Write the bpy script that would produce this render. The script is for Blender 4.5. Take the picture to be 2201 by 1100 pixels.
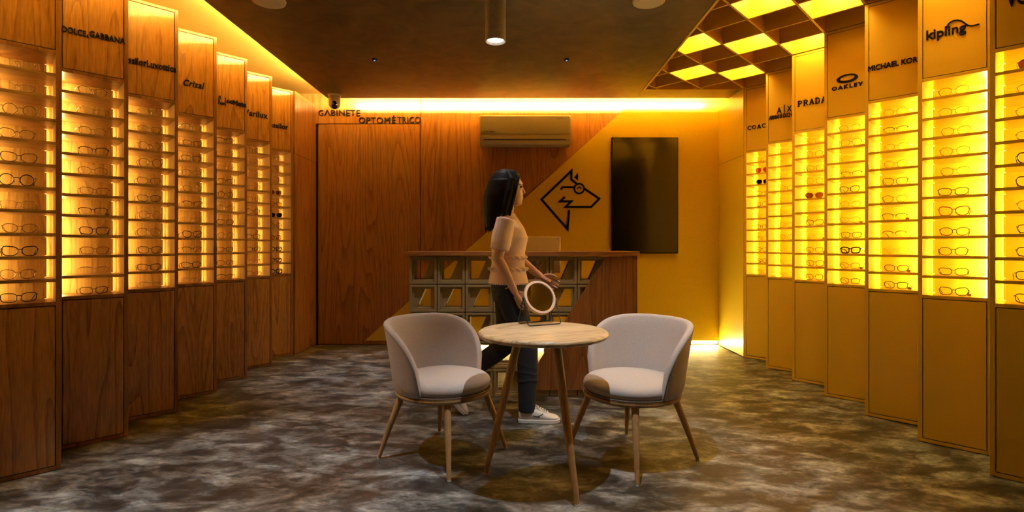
import bpy, bmesh, math, random
from mathutils import Vector, Matrix, Quaternion

for o in list(bpy.data.objects):
    bpy.data.objects.remove(o)
S = bpy.context.scene
COL = S.collection
PI = math.pi
R2 = math.sqrt(0.5)
random.seed(7)

# ------------------------------------------------------------------ camera
F_PX, CX, HY, EYE = 1110.0, 1106.0, 530.0, 1.2
cam = bpy.data.objects.new('camera', bpy.data.cameras.new('camera'))
COL.objects.link(cam)
cam.location = (0, 0, EYE)
cam.rotation_euler = (PI / 2, 0, 0)
cam.data.sensor_width = 36
cam.data.lens = F_PX / 2201 * 36
cam.data.shift_x = -(CX - 1100.5) / 2201
cam.data.shift_y = -(550 - HY) / 2201
cam.data.clip_start = 0.05
S.camera = cam

# ------------------------------------------------------------------ world, exposure, main lamps
w = bpy.data.worlds.new('world')
S.world = w
w.use_nodes = True
w.node_tree.nodes['Background'].inputs[0].default_value = (0.55, 0.6, 0.75, 1)
w.node_tree.nodes['Background'].inputs[1].default_value = 0.006
S.view_settings.view_transform = 'Standard'
S.view_settings.look = 'None'
S.view_settings.exposure = 0.0
S.view_settings.gamma = 1.0
S.view_settings.use_curve_mapping = False
S.cycles.use_denoising = True
S.cycles.max_bounces = 10
S.cycles.diffuse_bounces = 5
S.cycles.glossy_bounces = 4
S.cycles.transparent_max_bounces = 24
S.cycles.sample_clamp_indirect = 20.0
S.cycles.caustics_reflective = False
S.cycles.caustics_refractive = False

LED = (1.0, 0.74, 0.26)
E_LEFT, E_RIGHT, E_COVE_BACK, E_COVE_LEFT, E_FLOOR, E_COFFER = 78.0, 145.0, 780.0, 420.0, 160.0, 54.0


def spot(name, loc, target, watts, color, angle, blend, size):
    l = bpy.data.lights.new(name, 'SPOT')
    l.energy = watts
    l.color = color
    l.spot_size = math.radians(angle)
    l.spot_blend = blend
    l.shadow_soft_size = size
    o = bpy.data.objects.new(name, l)
    COL.objects.link(o)
    o.location = loc
    o.rotation_euler = (Vector(target) - Vector(loc)).to_track_quat('-Z', 'Y').to_euler()
    return o


# two white downlights of the shop ceiling, above the top edge of the picture
spot('downlight', (0.38, 2.25, 2.86), (0.48, 2.60, 0), 150, (0.97, 0.97, 0.96), 58, 0.7, 0.012)
spot('downlight', (-1.45, 2.32, 2.86), (-1.42, 2.55, 0), 165, (0.97, 0.97, 0.96), 48, 0.6, 0.012)
spot('downlight', (-1.40, 4.85, 2.86), (-1.30, 4.95, 0), 150, (0.97, 0.97, 0.96), 56, 1.0, 0.03)


# ------------------------------------------------------------------ materials
def mat_new(name):
    m = bpy.data.materials.new(name)
    m.use_nodes = True
    nt = m.node_tree
    return m, nt, nt.nodes['Principled BSDF']


def plain(name, col, rough=0.5, metal=0.0, spec=0.5, noise=0.0, nscale=40, bump=0.0):
    m, nt, b = mat_new(name)
    b.inputs['Roughness'].default_value = rough
    b.inputs['Metallic'].default_value = metal
    b.inputs['Specular IOR Level'].default_value = spec
    c = (*col, 1)
    b.inputs['Base Color'].default_value = c
    if noise or bump:
        tc = nt.nodes.new('ShaderNodeTexCoord')
        n = nt.nodes.new('ShaderNodeTexNoise')
        n.inputs['Scale'].default_value = nscale
        n.inputs['Detail'].default_value = 4
        nt.links.new(tc.outputs['Object'], n.inputs['Vector'])
        if noise:
            r = nt.nodes.new('ShaderNodeValToRGB')
            r.color_ramp.elements[0].position = 0.3
            r.color_ramp.elements[1].position = 0.7
            r.color_ramp.elements[0].color = (*[x * (1 - noise) for x in col], 1)
            r.color_ramp.elements[1].color = (*[min(1, x * (1 + noise)) for x in col], 1)
            nt.links.new(n.outputs['Fac'], r.inputs[0])
            nt.links.new(r.outputs[0], b.inputs['Base Color'])
        if bump:
            bp = nt.nodes.new('ShaderNodeBump')
            bp.inputs['Strength'].default_value = bump
            bp.inputs['Distance'].default_value = 0.002
            nt.links.new(n.outputs['Fac'], bp.inputs['Height'])
            nt.links.new(bp.outputs[0], b.inputs['Normal'])
    return m


def wood(name, dark, light, stretch, rough=0.42, rings=13.0, scale=5.2, spec=0.4):
    """stretch = mapping scale per axis; the grain runs along the axis with the small value"""
    m, nt, b = mat_new(name)
    N, L = nt.nodes.new, nt.links.new
    tc = N('ShaderNodeTexCoord')
    oi = N('ShaderNodeObjectInfo')
    off = N('ShaderNodeVectorMath'); off.operation = 'SCALE'
    cmb = N('ShaderNodeCombineXYZ')
    for i in range(3):
        L(oi.outputs['Random'], cmb.inputs[i])
    L(cmb.outputs[0], off.inputs[0]); off.inputs['Scale'].default_value = 37.0
    mp = N('ShaderNodeMapping'); mp.inputs['Scale'].default_value = stretch
    L(tc.outputs['Object'], mp.inputs['Vector'])
    add = N('ShaderNodeVectorMath'); add.operation = 'ADD'
    L(mp.outputs[0], add.inputs[0]); L(off.outputs[0], add.inputs[1])
    n1 = N('ShaderNodeTexNoise'); n1.inputs['Scale'].default_value = scale
    n1.inputs['Detail'].default_value = 1.0
    L(add.outputs[0], n1.inputs['Vector'])
    mul = N('ShaderNodeMath'); mul.operation = 'MULTIPLY'; mul.inputs[1].default_value = rings
    L(n1.outputs['Fac'], mul.inputs[0])
    fr = N('ShaderNodeMath'); fr.operation = 'FRACT'
    L(mul.outputs[0], fr.inputs[0])
    pw = N('ShaderNodeMath'); pw.operation = 'POWER'; pw.inputs[1].default_value = 3.0
    L(fr.outputs[0], pw.inputs[0])
    n2 = N('ShaderNodeTexNoise'); n2.inputs['Scale'].default_value = scale * 22
    n2.inputs['Detail'].default_value = 3
    L(add.outputs[0], n2.inputs['Vector'])
    n3 = N('ShaderNodeTexNoise'); n3.inputs['Scale'].default_value = scale * 0.6
    n3.inputs['Detail'].default_value = 2
    L(add.outputs[0], n3.inputs['Vector'])
    m1 = N('ShaderNodeMath'); m1.operation = 'MULTIPLY'; m1.inputs[1].default_value = 0.30
    L(pw.outputs[0], m1.inputs[0])
    m2 = N('ShaderNodeMath'); m2.operation = 'MULTIPLY_ADD'; m2.inputs[1].default_value = 0.75
    L(n2.outputs['Fac'], m2.inputs[0]); L(m1.outputs[0], m2.inputs[2])
    m3 = N('ShaderNodeMath'); m3.operation = 'MULTIPLY_ADD'; m3.inputs[1].default_value = 0.5
    L(n3.outputs['Fac'], m3.inputs[0]); L(m2.outputs[0], m3.inputs[2])
    rp = N('ShaderNodeValToRGB')
    rp.color_ramp.elements[0].position = 0.48; rp.color_ramp.elements[0].color = (*light, 1)
    rp.color_ramp.elements[1].position = 1.08 if False else 1.0; rp.color_ramp.elements[1].color = (*dark, 1)
    L(m3.outputs[0], rp.inputs[0]); L(rp.outputs[0], b.inputs['Base Color'])
    b.inputs['Roughness'].default_value = rough
    b.inputs['Specular IOR Level'].default_value = spec
    bp = N('ShaderNodeBump'); bp.inputs['Strength'].default_value = 0.12; bp.inputs['Distance'].default_value = 0.002
    L(n2.outputs['Fac'], bp.inputs['Height']); L(bp.outputs[0], b.inputs['Normal'])
    return m


def emit(name, col, strength):
    m = bpy.data.materials.new(name)
    m.use_nodes = True
    nt = m.node_tree
    nt.nodes.remove(nt.nodes['Principled BSDF'])
    e = nt.nodes.new('ShaderNodeEmission')
    e.inputs[0].default_value = (*col, 1)
    e.inputs[1].default_value = strength
    nt.links.new(e.outputs[0], nt.nodes['Material Output'].inputs[0])
    return m


def lens_mat(name, col, fac):
    m = bpy.data.materials.new(name)
    m.use_nodes = True
    nt = m.node_tree
    nt.nodes.remove(nt.nodes['Principled BSDF'])
    t = nt.nodes.new('ShaderNodeBsdfTransparent'); t.inputs[0].default_value = (*col, 1)
    g = nt.nodes.new('ShaderNodeBsdfGlossy'); g.inputs['Roughness'].default_value = 0.02
    fr = nt.nodes.new('ShaderNodeFresnel'); fr.inputs[0].default_value = 1.25
    ml = nt.nodes.new('ShaderNodeMath'); ml.operation = 'MULTIPLY'; ml.inputs[1].default_value = fac
    mx = nt.nodes.new('ShaderNodeMixShader')
    nt.links.new(fr.outputs[0], ml.inputs[0]); nt.links.new(ml.outputs[0], mx.inputs[0])
    nt.links.new(t.outputs[0], mx.inputs[1]); nt.links.new(g.outputs[0], mx.inputs[2])
    nt.links.new(mx.outputs[0], nt.nodes['Material Output'].inputs[0])
    return m


def floor_mat():
    m, nt, b = mat_new('mottled_floor')
    N, L = nt.nodes.new, nt.links.new
    tc = N('ShaderNodeTexCoord')
    mp = N('ShaderNodeMapping'); mp.inputs['Rotation'].default_value = (0, 0, math.radians(28)); mp.inputs['Scale'].default_value = (1.0, 1.9, 1)
    L(tc.outputs['Object'], mp.inputs['Vector'])
    n1 = N('ShaderNodeTexNoise'); n1.inputs['Scale'].default_value = 3.6; n1.inputs['Detail'].default_value = 13
    n1.inputs['Roughness'].default_value = 0.66; n1.inputs['Distortion'].default_value = 0.45
    L(mp.outputs[0], n1.inputs['Vector'])
    n2 = N('ShaderNodeTexNoise'); n2.inputs['Scale'].default_value = 1.1; n2.inputs['Detail'].default_value = 4
    L(mp.outputs[0], n2.inputs['Vector'])
    r1 = N('ShaderNodeValToRGB')
    e = r1.color_ramp.elements
    e[0].position = 0.34; e[0].color = (0.020, 0.019, 0.019, 1)
    e[1].position = 0.70; e[1].color = (0.45, 0.49, 0.53, 1)
    x = e.new(0.46); x.color = (0.058, 0.056, 0.056, 1)
    x = e.new(0.56); x.color = (0.185, 0.190, 0.198, 1)
    n3 = N('ShaderNodeTexNoise'); n3.inputs['Scale'].default_value = 15; n3.inputs['Detail'].default_value = 8
    n3.inputs['Roughness'].default_value = 0.7; n3.inputs['Distortion'].default_value = 0.8
    L(mp.outputs[0], n3.inputs['Vector'])
    ma = N('ShaderNodeMath'); ma.operation = 'MULTIPLY_ADD'; ma.inputs[1].default_value = 0.38; ma.inputs[2].default_value = -0.19
    L(n3.outputs['Fac'], ma.inputs[0])
    mb2 = N('ShaderNodeMath'); mb2.operation = 'ADD'
    L(n1.outputs['Fac'], mb2.inputs[0]); L(ma.outputs[0], mb2.inputs[1])
    L(mb2.outputs[0], r1.inputs[0])
    r2 = N('ShaderNodeValToRGB')
    r2.color_ramp.elements[0].position = 0.38; r2.color_ramp.elements[0].color = (0.94, 0.87, 0.74, 1)
    r2.color_ramp.elements[1].position = 0.62; r2.color_ramp.elements[1].color = (0.96, 1.04, 1.07, 1)
    L(n2.outputs['Fac'], r2.inputs[0])
    mx = N('ShaderNodeMix'); mx.data_type = 'RGBA'; mx.blend_type = 'MULTIPLY'; mx.inputs[0].default_value = 1
    L(r1.outputs[0], mx.inputs[6]); L(r2.outputs[0], mx.inputs[7])
    L(mx.outputs[2], b.inputs['Base Color'])
    rr = N('ShaderNodeMapRange'); rr.inputs[3].default_value = 0.30; rr.inputs[4].default_value = 0.55
    L(n1.outputs['Fac'], rr.inputs[0]); L(rr.outputs[0], b.inputs['Roughness'])
    bp = N('ShaderNodeBump'); bp.inputs['Strength'].default_value = 0.15; bp.inputs['Distance'].default_value = 0.004
    L(n1.outputs['Fac'], bp.inputs['Height']); L(bp.outputs[0], b.inputs['Normal'])
    return m


def plaster_mat():
    m, nt, b = mat_new('brown_plaster')
    N, L = nt.nodes.new, nt.links.new
    tc = N('ShaderNodeTexCoord')
    n1 = N('ShaderNodeTexNoise'); n1.inputs['Scale'].default_value = 4.0; n1.inputs['Detail'].default_value = 8; n1.inputs['Distortion'].default_value = 1.2
    L(tc.outputs['Object'], n1.inputs['Vector'])
    r1 = N('ShaderNodeValToRGB')
    r1.color_ramp.elements[0].position = 0.35; r1.color_ramp.elements[0].color = (0.060, 0.042, 0.022, 1)
    r1.color_ramp.elements[1].position = 0.7; r1.color_ramp.elements[1].color = (0.125, 0.090, 0.052, 1)
    L(n1.outputs['Fac'], r1.inputs[0]); L(r1.outputs[0], b.inputs['Base Color'])
    b.inputs['Roughness'].default_value = 0.32
    bp = N('ShaderNodeBump'); bp.inputs['Strength'].default_value = 0.3; bp.inputs['Distance'].default_value = 0.006
    L(n1.outputs['Fac'], bp.inputs['Height']); L(bp.outputs[0], b.inputs['Normal'])
    return m


def fabric_mat(name, c1, c2):
    m, nt, b = mat_new(name)
    N, L = nt.nodes.new, nt.links.new
    tc = N('ShaderNodeTexCoord')
    n1 = N('ShaderNodeTexNoise'); n1.inputs['Scale'].default_value = 330; n1.inputs['Detail'].default_value = 3
    L(tc.outputs['Object'], n1.inputs['Vector'])
    n2 = N('ShaderNodeTexNoise'); n2.inputs['Scale'].default_value = 600
    L(tc.outputs['Object'], n2.inputs['Vector'])
    r1 = N('ShaderNodeValToRGB')
    r1.color_ramp.elements[0].position = 0.35; r1.color_ramp.elements[0].color = (*c1, 1)
    r1.color_ramp.elements[1].position = 0.68; r1.color_ramp.elements[1].color = (*c2, 1)
    L(n1.outputs['Fac'], r1.inputs[0]); L(r1.outputs[0], b.inputs['Base Color'])
    b.inputs['Roughness'].default_value = 0.9
    b.inputs['Specular IOR Level'].default_value = 0.15
    bp = N('ShaderNodeBump'); bp.inputs['Strength'].default_value = 0.5; bp.inputs['Distance'].default_value = 0.001
    L(n2.outputs['Fac'], bp.inputs['Height']); L(bp.outputs[0], b.inputs['Normal'])
    return m


M = {}
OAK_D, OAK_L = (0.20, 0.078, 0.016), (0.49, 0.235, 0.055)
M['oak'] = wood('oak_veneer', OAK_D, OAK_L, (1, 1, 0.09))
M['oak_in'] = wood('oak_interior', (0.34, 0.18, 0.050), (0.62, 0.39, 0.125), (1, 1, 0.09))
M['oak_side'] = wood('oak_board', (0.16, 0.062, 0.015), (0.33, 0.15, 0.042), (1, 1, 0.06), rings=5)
M['oak_flat'] = wood('oak_shelf', (0.24, 0.12, 0.036), (0.50, 0.30, 0.105), (0.09, 1, 1), rings=5)
M['oak_wall'] = wood('oak_wall_panel', (0.19, 0.072, 0.016), (0.42, 0.185, 0.050), (1, 1, 0.07), scale=4.0)
M['oak_top'] = wood('oak_counter_top', (0.2, 0.08, 0.02), (0.44, 0.21, 0.065), (0.07, 1, 1))
M['ash'] = wood('ash_table_top', (0.27, 0.18, 0.09), (0.64, 0.51, 0.32), (0.10, 1, 1), rough=0.4, rings=10)
M['beech'] = wood('beech_leg', (0.30, 0.165, 0.06), (0.52, 0.32, 0.14), (1, 1, 0.06), rough=0.4, rings=5)
M['yellow'] = plain('ochre_yellow_paint', (0.68, 0.455, 0.025), 0.42, noise=0.05, nscale=180, bump=0.15)
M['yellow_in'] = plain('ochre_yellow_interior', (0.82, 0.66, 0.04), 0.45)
M['yellow_wall'] = plain('ochre_yellow_wall', (0.66, 0.47, 0.018), 0.45, noise=0.04, nscale=60, bump=0.1)
for q in ('oak', 'oak_wall', 'yellow', 'yellow_wall'):
    b_ = M[q].node_tree.nodes['Principled BSDF']
    b_.inputs['Coat Weight'].default_value = 0.7
    b_.inputs['Coat Roughness'].default_value = 0.2
M['dark'] = plain('dark_gap', (0.012, 0.008, 0.005), 0.9)
M['black'] = plain('black_lettering', (0.003, 0.0025, 0.002), 0.5, spec=0.15)
M['black_metal'] = plain('black_wire', (0.010, 0.010, 0.010), 0.35, spec=0.5)
M['floor'] = floor_mat()
M['plaster'] = plaster_mat()
M['cove'] = plain('cream_cove_paint', (0.62, 0.42, 0.10), 0.7)
M['concrete'] = plain('concrete_block', (0.37, 0.295, 0.15), 0.85, noise=0.07, nscale=90, bump=0.3)
M['white'] = plain('white_plastic', (0.84, 0.82, 0.78), 0.4)
M['white_dim'] = plain('beige_plastic', (0.5, 0.43, 0.32), 0.5)
M['grey'] = plain('grey_plastic', (0.12, 0.12, 0.12), 0.4)
M['silver'] = plain('silver_metal', (0.6, 0.58, 0.55), 0.3, metal=0.8)
M['pendant'] = plain('grey_lamp_body', (0.46, 0.43, 0.40), 0.45, noise=0.15, nscale=50)
M['screen'] = plain('black_glass_screen', (0.006, 0.005, 0.004), 0.12, spec=0.7)
M['fabric'] = fabric_mat('beige_tweed', (0.44, 0.385, 0.36), (0.58, 0.53, 0.51))
M['piping'] = plain('taupe_piping', (0.28, 0.22, 0.18), 0.8)
M['seam'] = plain('taupe_seam', (0.20, 0.16, 0.135), 0.9)
M['rim'] = plain('pale_frosted_ring', (0.66, 0.46, 0.36), 0.5)
M['brass'] = plain('gold_rim', (0.75, 0.5, 0.2), 0.35, metal=0.7)
M['mirror'] = plain('mirror_glass', (0.9, 0.9, 0.9), 0.02, metal=1.0)
M['skin'] = plain('skin', (0.52, 0.30, 0.20), 0.5)
M['hair'] = plain('black_hair', (0.006, 0.004, 0.0035), 0.6, spec=0.12)
M['blouse'] = plain('pink_blouse', (0.72, 0.54, 0.50), 0.85, noise=0.12, nscale=14)
M['denim'] = plain('dark_navy_denim', (0.016, 0.02, 0.032), 0.85, noise=0.25, nscale=120)
M['shoe'] = plain('white_leather', (0.80, 0.78, 0.74), 0.45)
M['sole'] = plain('white_rubber', (0.72, 0.68, 0.62), 0.6)
M['holo'] = plain('iridescent_swoosh', (0.25, 0.30, 0.30), 0.15, metal=0.9)
M['lip'] = plain('lip', (0.42, 0.15, 0.12), 0.5)
M['eye'] = plain('eye', (0.03, 0.02, 0.015), 0.2)
M['led_left'] = emit('warm_led_left', (1.0, 0.69, 0.23), E_LEFT)
M['led_right'] = emit('warm_led_right', LED, E_RIGHT)
M['led_left_far'] = emit('warm_led_left_corner', (1.0, 0.69, 0.23), E_LEFT * 0.45)
M['led_right_far'] = emit('warm_led_right_corner', LED, E_RIGHT * 0.40)
M['led_back'] = emit('warm_led_back_cove', LED, E_COVE_BACK)
M['led_cove'] = emit('warm_led_left_cove', LED, E_COVE_LEFT)
M['led_floor'] = emit('warm_led_floor', LED, E_FLOOR)
M['led_coffer'] = emit('warm_led_coffer', (1.0, 0.66, 0.20), E_COFFER)
M['bulb'] = emit('lamp_glow', (1.0, 0.9, 0.75), 6.0)
M['blue_dot'] = emit('blue_indicator', (0.2, 0.45, 1.0), 1.5)
M['lens'] = lens_mat('clear_lens', (0.97, 0.97, 0.97), 1.0)
M['lens_dark'] = lens_mat('dark_lens', (0.06, 0.05, 0.045), 1.0)
M['lens_brown'] = lens_mat('brown_lens', (0.42, 0.25, 0.14), 1.0)
M['lens_orange'] = lens_mat('orange_lens', (0.55, 0.20, 0.10), 1.0)
M['lens_yellow'] = lens_mat('yellow_lens', (0.95, 0.75, 0.15), 1.0)
M['f_black'] = plain('black_acetate', (0.008, 0.007, 0.007), 0.25)
M['f_brown'] = plain('brown_acetate', (0.13, 0.05, 0.02), 0.3)
M['f_amber'] = plain('amber_acetate', (0.55, 0.22, 0.07), 0.3)
M['f_red'] = plain('dark_red_metal', (0.22, 0.02, 0.02), 0.3, metal=0.3)
M['f_gold'] = plain('gold_wire', (0.42, 0.26, 0.10), 0.25, metal=0.85)
M['f_steel'] = plain('steel_wire', (0.30, 0.24, 0.18), 0.25, metal=0.85)
M['f_pink'] = plain('pink_acetate', (0.62, 0.36, 0.30), 0.25)
M['tag'] = plain('brown_card_tag', (0.30, 0.16, 0.05), 0.7)


# ------------------------------------------------------------------ mesh helpers
class MB:
    def __init__(self):
        self.v, self.f = [], []

    def add(self, vs, fs, mtx=None):
        n = len(self.v)
        for p in vs:
            p = Vector(p)
            self.v.append(mtx @ p if mtx else p)
        self.f += [[i + n for i in f] for f in fs]
        return self

    def box(self, x0, x1, y0, y1, z0, z1, mtx=None):
        vs = [(x0, y0, z0), (x1, y0, z0), (x1, y1, z0), (x0, y1, z0), (x0, y0, z1), (x1, y0, z1), (x1, y1, z1), (x0, y1, z1)]
        fs = [(3, 2, 1, 0), (4, 5, 6, 7), (0, 1, 5, 4), (1, 2, 6, 5), (2, 3, 7, 6), (3, 0, 4, 7)]
        return self.add(vs, fs, mtx)

    def prism(self, poly, y0, y1, mtx=None):
        """poly in (x, z), counter-clockwise seen from -y; extruded from y0 (front) to y1"""
        area = sum(poly[i][0] * poly[(i + 1) % len(poly)][1] - poly[(i + 1) % len(poly)][0] * poly[i][1] for i in range(len(poly)))
        if area < 0:
            poly = poly[::-1]
        n = len(poly)
        vs = [(p[0], y0, p[1]) for p in poly] + [(p[0], y1, p[1]) for p in poly]
        fs = [list(range(n)), list(range(2 * n - 1, n - 1, -1))]
        for i in range(n):
            j = (i + 1) % n
            fs.append([i, i + n, j + n, j])
        return self.add(vs, fs, mtx)

    def plate(self, poly, z0, z1, mtx=None):
        """poly in (x, y), extruded in z"""
        area = sum(poly[i][0] * poly[(i + 1) % len(poly)][1] - poly[(i + 1) % len(poly)][0] * poly[i][1] for i in range(len(poly)))
        if area < 0:
            poly = poly[::-1]
        n = len(poly)
        vs = [(p[0], p[1], z0) for p in poly] + [(p[0], p[1], z1) for p in poly]
        fs = [list(range(n - 1, -1, -1)), list(range(n, 2 * n))]
        for i in range(n):
            j = (i + 1) % n
            fs.append([i, j, j + n, i + n])
        return self.add(vs, fs, mtx)

    def tube(self, pts, r, seg=8, closed=False, mtx=None, flat=1.0):
        pts = [Vector(p) for p in pts]
        n = len(pts)
        rs = r if isinstance(r, (list, tuple)) else [r] * n
        vs, fs = [], []
        prev = None
        for i in range(n):
            if closed:
                t = pts[(i + 1) % n] - pts[i - 1]
            else:
                t = pts[min(i + 1, n - 1)] - pts[max(i - 1, 0)]
            t.normalize()
            if prev is None:
                a = Vector((0, 0, 1)) if abs(t.z) < 0.9 else Vector((0, 1, 0))
                u = t.cross(a).normalized()
            else:
                u = (prev - t * prev.dot(t))
                u.normalize()
            prev = u
            w_ = t.cross(u)
            for k in range(seg):
                a = 2 * PI * k / seg
                vs.append(pts[i] + u * math.cos(a) * rs[i] + w_ * math.sin(a) * rs[i] * flat)
        m = n if closed else n - 1
        for i in range(m):
            j = (i + 1) % n
            for k in range(seg):
                l = (k + 1) % seg
                fs.append([i * seg + k, i * seg + l, j * seg + l, j * seg + k])
        if not closed:
            fs.append([k for k in range(seg - 1, -1, -1)])
            fs.append([(n - 1) * seg + k for k in range(seg)])
        return self.add(vs, fs, mtx)

    def rings(self, rings, cap=True, mtx=None):
        """rings: lists of equally many points, bottom to top, counter-clockwise seen from the end"""
        n, s = len(rings), len(rings[0])
        vs = [p for r in rings for p in r]
        fs = []
        for i in range(n - 1):
            for k in range(s):
                l = (k + 1) % s
                fs.append([i * s + k, i * s + l, (i + 1) * s + l, (i + 1) * s + k])
        if cap:
            fs.append([k for k in range(s - 1, -1, -1)])
            fs.append([(n - 1) * s + k for k in range(s)])
        return self.add(vs, fs, mtx)

    def lathe(self, prof, seg=48, mtx=None):
        """prof = (r, z) list from bottom axis to top axis"""
        rings = [[(r * math.cos(2 * PI * k / seg), r * math.sin(2 * PI * k / seg), z) for k in range(seg)] for r, z in prof]
        return self.rings(rings, True, mtx)

    def ell(self, stack, seg=24, mtx=None):
        """stack = (z, cx, cy, rx, ry)"""
        return self.rings([[(cx + rx * math.cos(2 * PI * k / seg), cy + ry * math.sin(2 * PI * k / seg), z) for k in range(seg)]
                           for z, cx, cy, rx, ry in stack], True, mtx)

    def ball(self, c, rx, ry, rz, seg=16, mtx=None):
        n = 9
        st = []
        for i in range(n):
            a = -PI / 2 + PI * (i + 0.15) / (n - 0.7)
            st.append((c[2] + rz * math.sin(a), c[0], c[1], max(1e-4, rx * math.cos(a)), max(1e-4, ry * math.cos(a))))
        return self.ell(st, seg, mtx)

    def mesh(self, name, mat, smooth=None):
        me = bpy.data.meshes.new(name)
        me.from_pydata([tuple(p) for p in self.v], [], self.f)
        if mat:
            me.materials.append(mat)
        if smooth is not None:
            me.polygons.foreach_set('use_smooth', [True] * len(me.polygons))
            me.set_sharp_from_angle(angle=math.radians(smooth))
        me.update()
        return me

    def build(self, name, mat, parent=None, smooth=None, bevel=0.0, subsurf=0, bseg=2):
        return link(name, self.mesh(name, mat, smooth), parent, bevel, subsurf, bseg)


def link(name, me, parent=None, bevel=0.0, subsurf=0, bseg=2):
    o = bpy.data.objects.new(name, me)
    COL.objects.link(o)
    if parent:
        o.parent = parent
    if bevel:
        b = o.modifiers.new('bevel', 'BEVEL'); b.width = bevel; b.segments = bseg; b.limit_method = 'ANGLE'
    if subsurf:
        s = o.modifiers.new('sub', 'SUBSURF'); s.levels = subsurf; s.render_levels = subsurf
    return o


def tag(o, label=None, cat=None, group=None, kind=None):
    if label: o['label'] = label
    if cat: o['category'] = cat
    if group: o['group'] = group
    if kind: o['kind'] = kind
    return o


def thing(name, label, cat, loc=(0, 0, 0), rz=0.0, group=None):
    o = bpy.data.objects.new(name, None)
    o.empty_display_size = 0.1
    COL.objects.link(o)
    o.location = loc
    o.rotation_euler = (0, 0, rz)
    return tag(o, label, cat, group)


def struct(o):
    return tag(o, kind='structure')


def text_verts(body, offset=0.0, shear=0.0, space=1.0):
    """outline lettering as (verts, faces) normalised: x 0..1, z 0..1, y 0..1"""
    cu = bpy.data.curves.new('lettering', 'FONT')
    cu.body = body
    cu.extrude = 0.05
    cu.bevel_depth = max(0.0, offset)
    cu.bevel_resolution = 0
    cu.shear = shear
    cu.space_character = space
    cu.resolution_u = 4
    o = bpy.data.objects.new('lettering', cu)
    COL.objects.link(o)
    dg = bpy.context.evaluated_depsgraph_get()
    dg.update()
    me = bpy.data.meshes.new_from_object(o.evaluated_get(dg))
    vs = [v.co.copy() for v in me.vertices]
    fs = [list(p.vertices) for p in me.polygons]
    bpy.data.objects.remove(o)
    bpy.data.meshes.remove(me)
    x0, x1 = min(v.x for v in vs), max(v.x for v in vs)
    y0, y1 = min(v.y for v in vs), max(v.y for v in vs)
    z0, z1 = min(v.z for v in vs), max(v.z for v in vs)
    return [((v.x - x0) / (x1 - x0), (v.z - z0) / (z1 - z0), (v.y - y0) / (y1 - y0)) for v in vs], fs


def put_text(mb, body, x0, x1, z0, z1, yf, yb, offset=0.0, shear=0.0, space=1.0):
    """text in the xz plane, front face at yf (towards -y), back at yb"""
    vs, fs = text_verts(body, offset, shear, space)
    mb.add([(x0 + v[0] * (x1 - x0), yb + v[1] * (yf - yb), z0 + v[2] * (z1 - z0)) for v in vs], fs)
    return mb


def stroke(mb, pts, wd, yf, yb, closed=False):
    """mitred flat stroke in the xz plane"""
    n = len(pts)
    P = [Vector((p[0], p[1])) for p in pts]
    Ls, Rs = [], []
    for i in range(n):
        if closed:
            a, b = P[i] - P[i - 1], P[(i + 1) % n] - P[i]
        else:
            a = P[i] - P[i - 1] if i else P[1] - P[0]
            b = P[i + 1] - P[i] if i < n - 1 else P[-1] - P[-2]
        a, b = a.normalized(), b.normalized()
        na, nb = Vector((-a.y, a.x)), Vector((-b.y, b.x))
        m = na + nb
        if m.length < 1e-3:
            m = na.copy()
        m.normalize()
        k = min(2.6, 1 / max(0.3, m.dot(na))) * wd / 2
        Ls.append(P[i] + m * k)
        Rs.append(P[i] - m * k)
    segs = n if closed else n - 1
    for i in range(segs):
        j = (i + 1) % n
        mb.prism([tuple(Ls[i]), tuple(Rs[i]), tuple(Rs[j]), tuple(Ls[j])], yf, yb)
    return mb


def arc(cx, cz, r, a0, a1, n=16, rz=None):
    rz = rz or r
    return [(cx + r * math.cos(math.radians(a0 + (a1 - a0) * i / n)), cz + rz * math.sin(math.radians(a0 + (a1 - a0) * i / n))) for i in range(n + 1)]


# ------------------------------------------------------------------ the setting
YB = 6.313            # back wall
ZC = 2.92             # underside of the dropped ceiling
XL, XR = -2.445, 2.49
UL0, UL1, UR0, UR1 = 2.785, 0.485, 2.707, 0.482   # first corner and pitch of the two rows
W = 0.339             # width of a display unit


def wx(px, d=YB): return (px - CX) / F_PX * d
def wz(py, d=YB): return EYE + (HY - py) / F_PX * d


struct(MB().box(-3.05, 3.05, -1.5, 6.6, -0.06, 0.0).build('floor', M['floor']))
struct(MB().box(-3.05, -2.95, -1.5, 6.6, 0, 3.2).build('wall_left', M['cove']))
struct(MB().box(2.95, 3.05, -1.5, 6.6, 0, 3.2).build('wall_right', M['yellow_wall']))
cm = MB().box(-2.95, 1.42, -1.5, YB + 0.1, 3.07, 3.14)
cm.box(1.42, 2.95, 5.66, YB + 0.1, 3.07, 3.14)
cm.box(1.44, 2.95, -1.5, 5.66, 3.17, 3.24)
struct(cm.build('ceiling', M['cove']))
cp = MB().box(-2.17, 1.405, -1.5, 5.985, ZC, ZC + 0.06)
cp.box(1.405, 2.485, 5.665, 5.985, ZC, ZC + 0.06)
struct(cp.build('ceiling_panel', M['plaster'], bevel=0.003))

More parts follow.
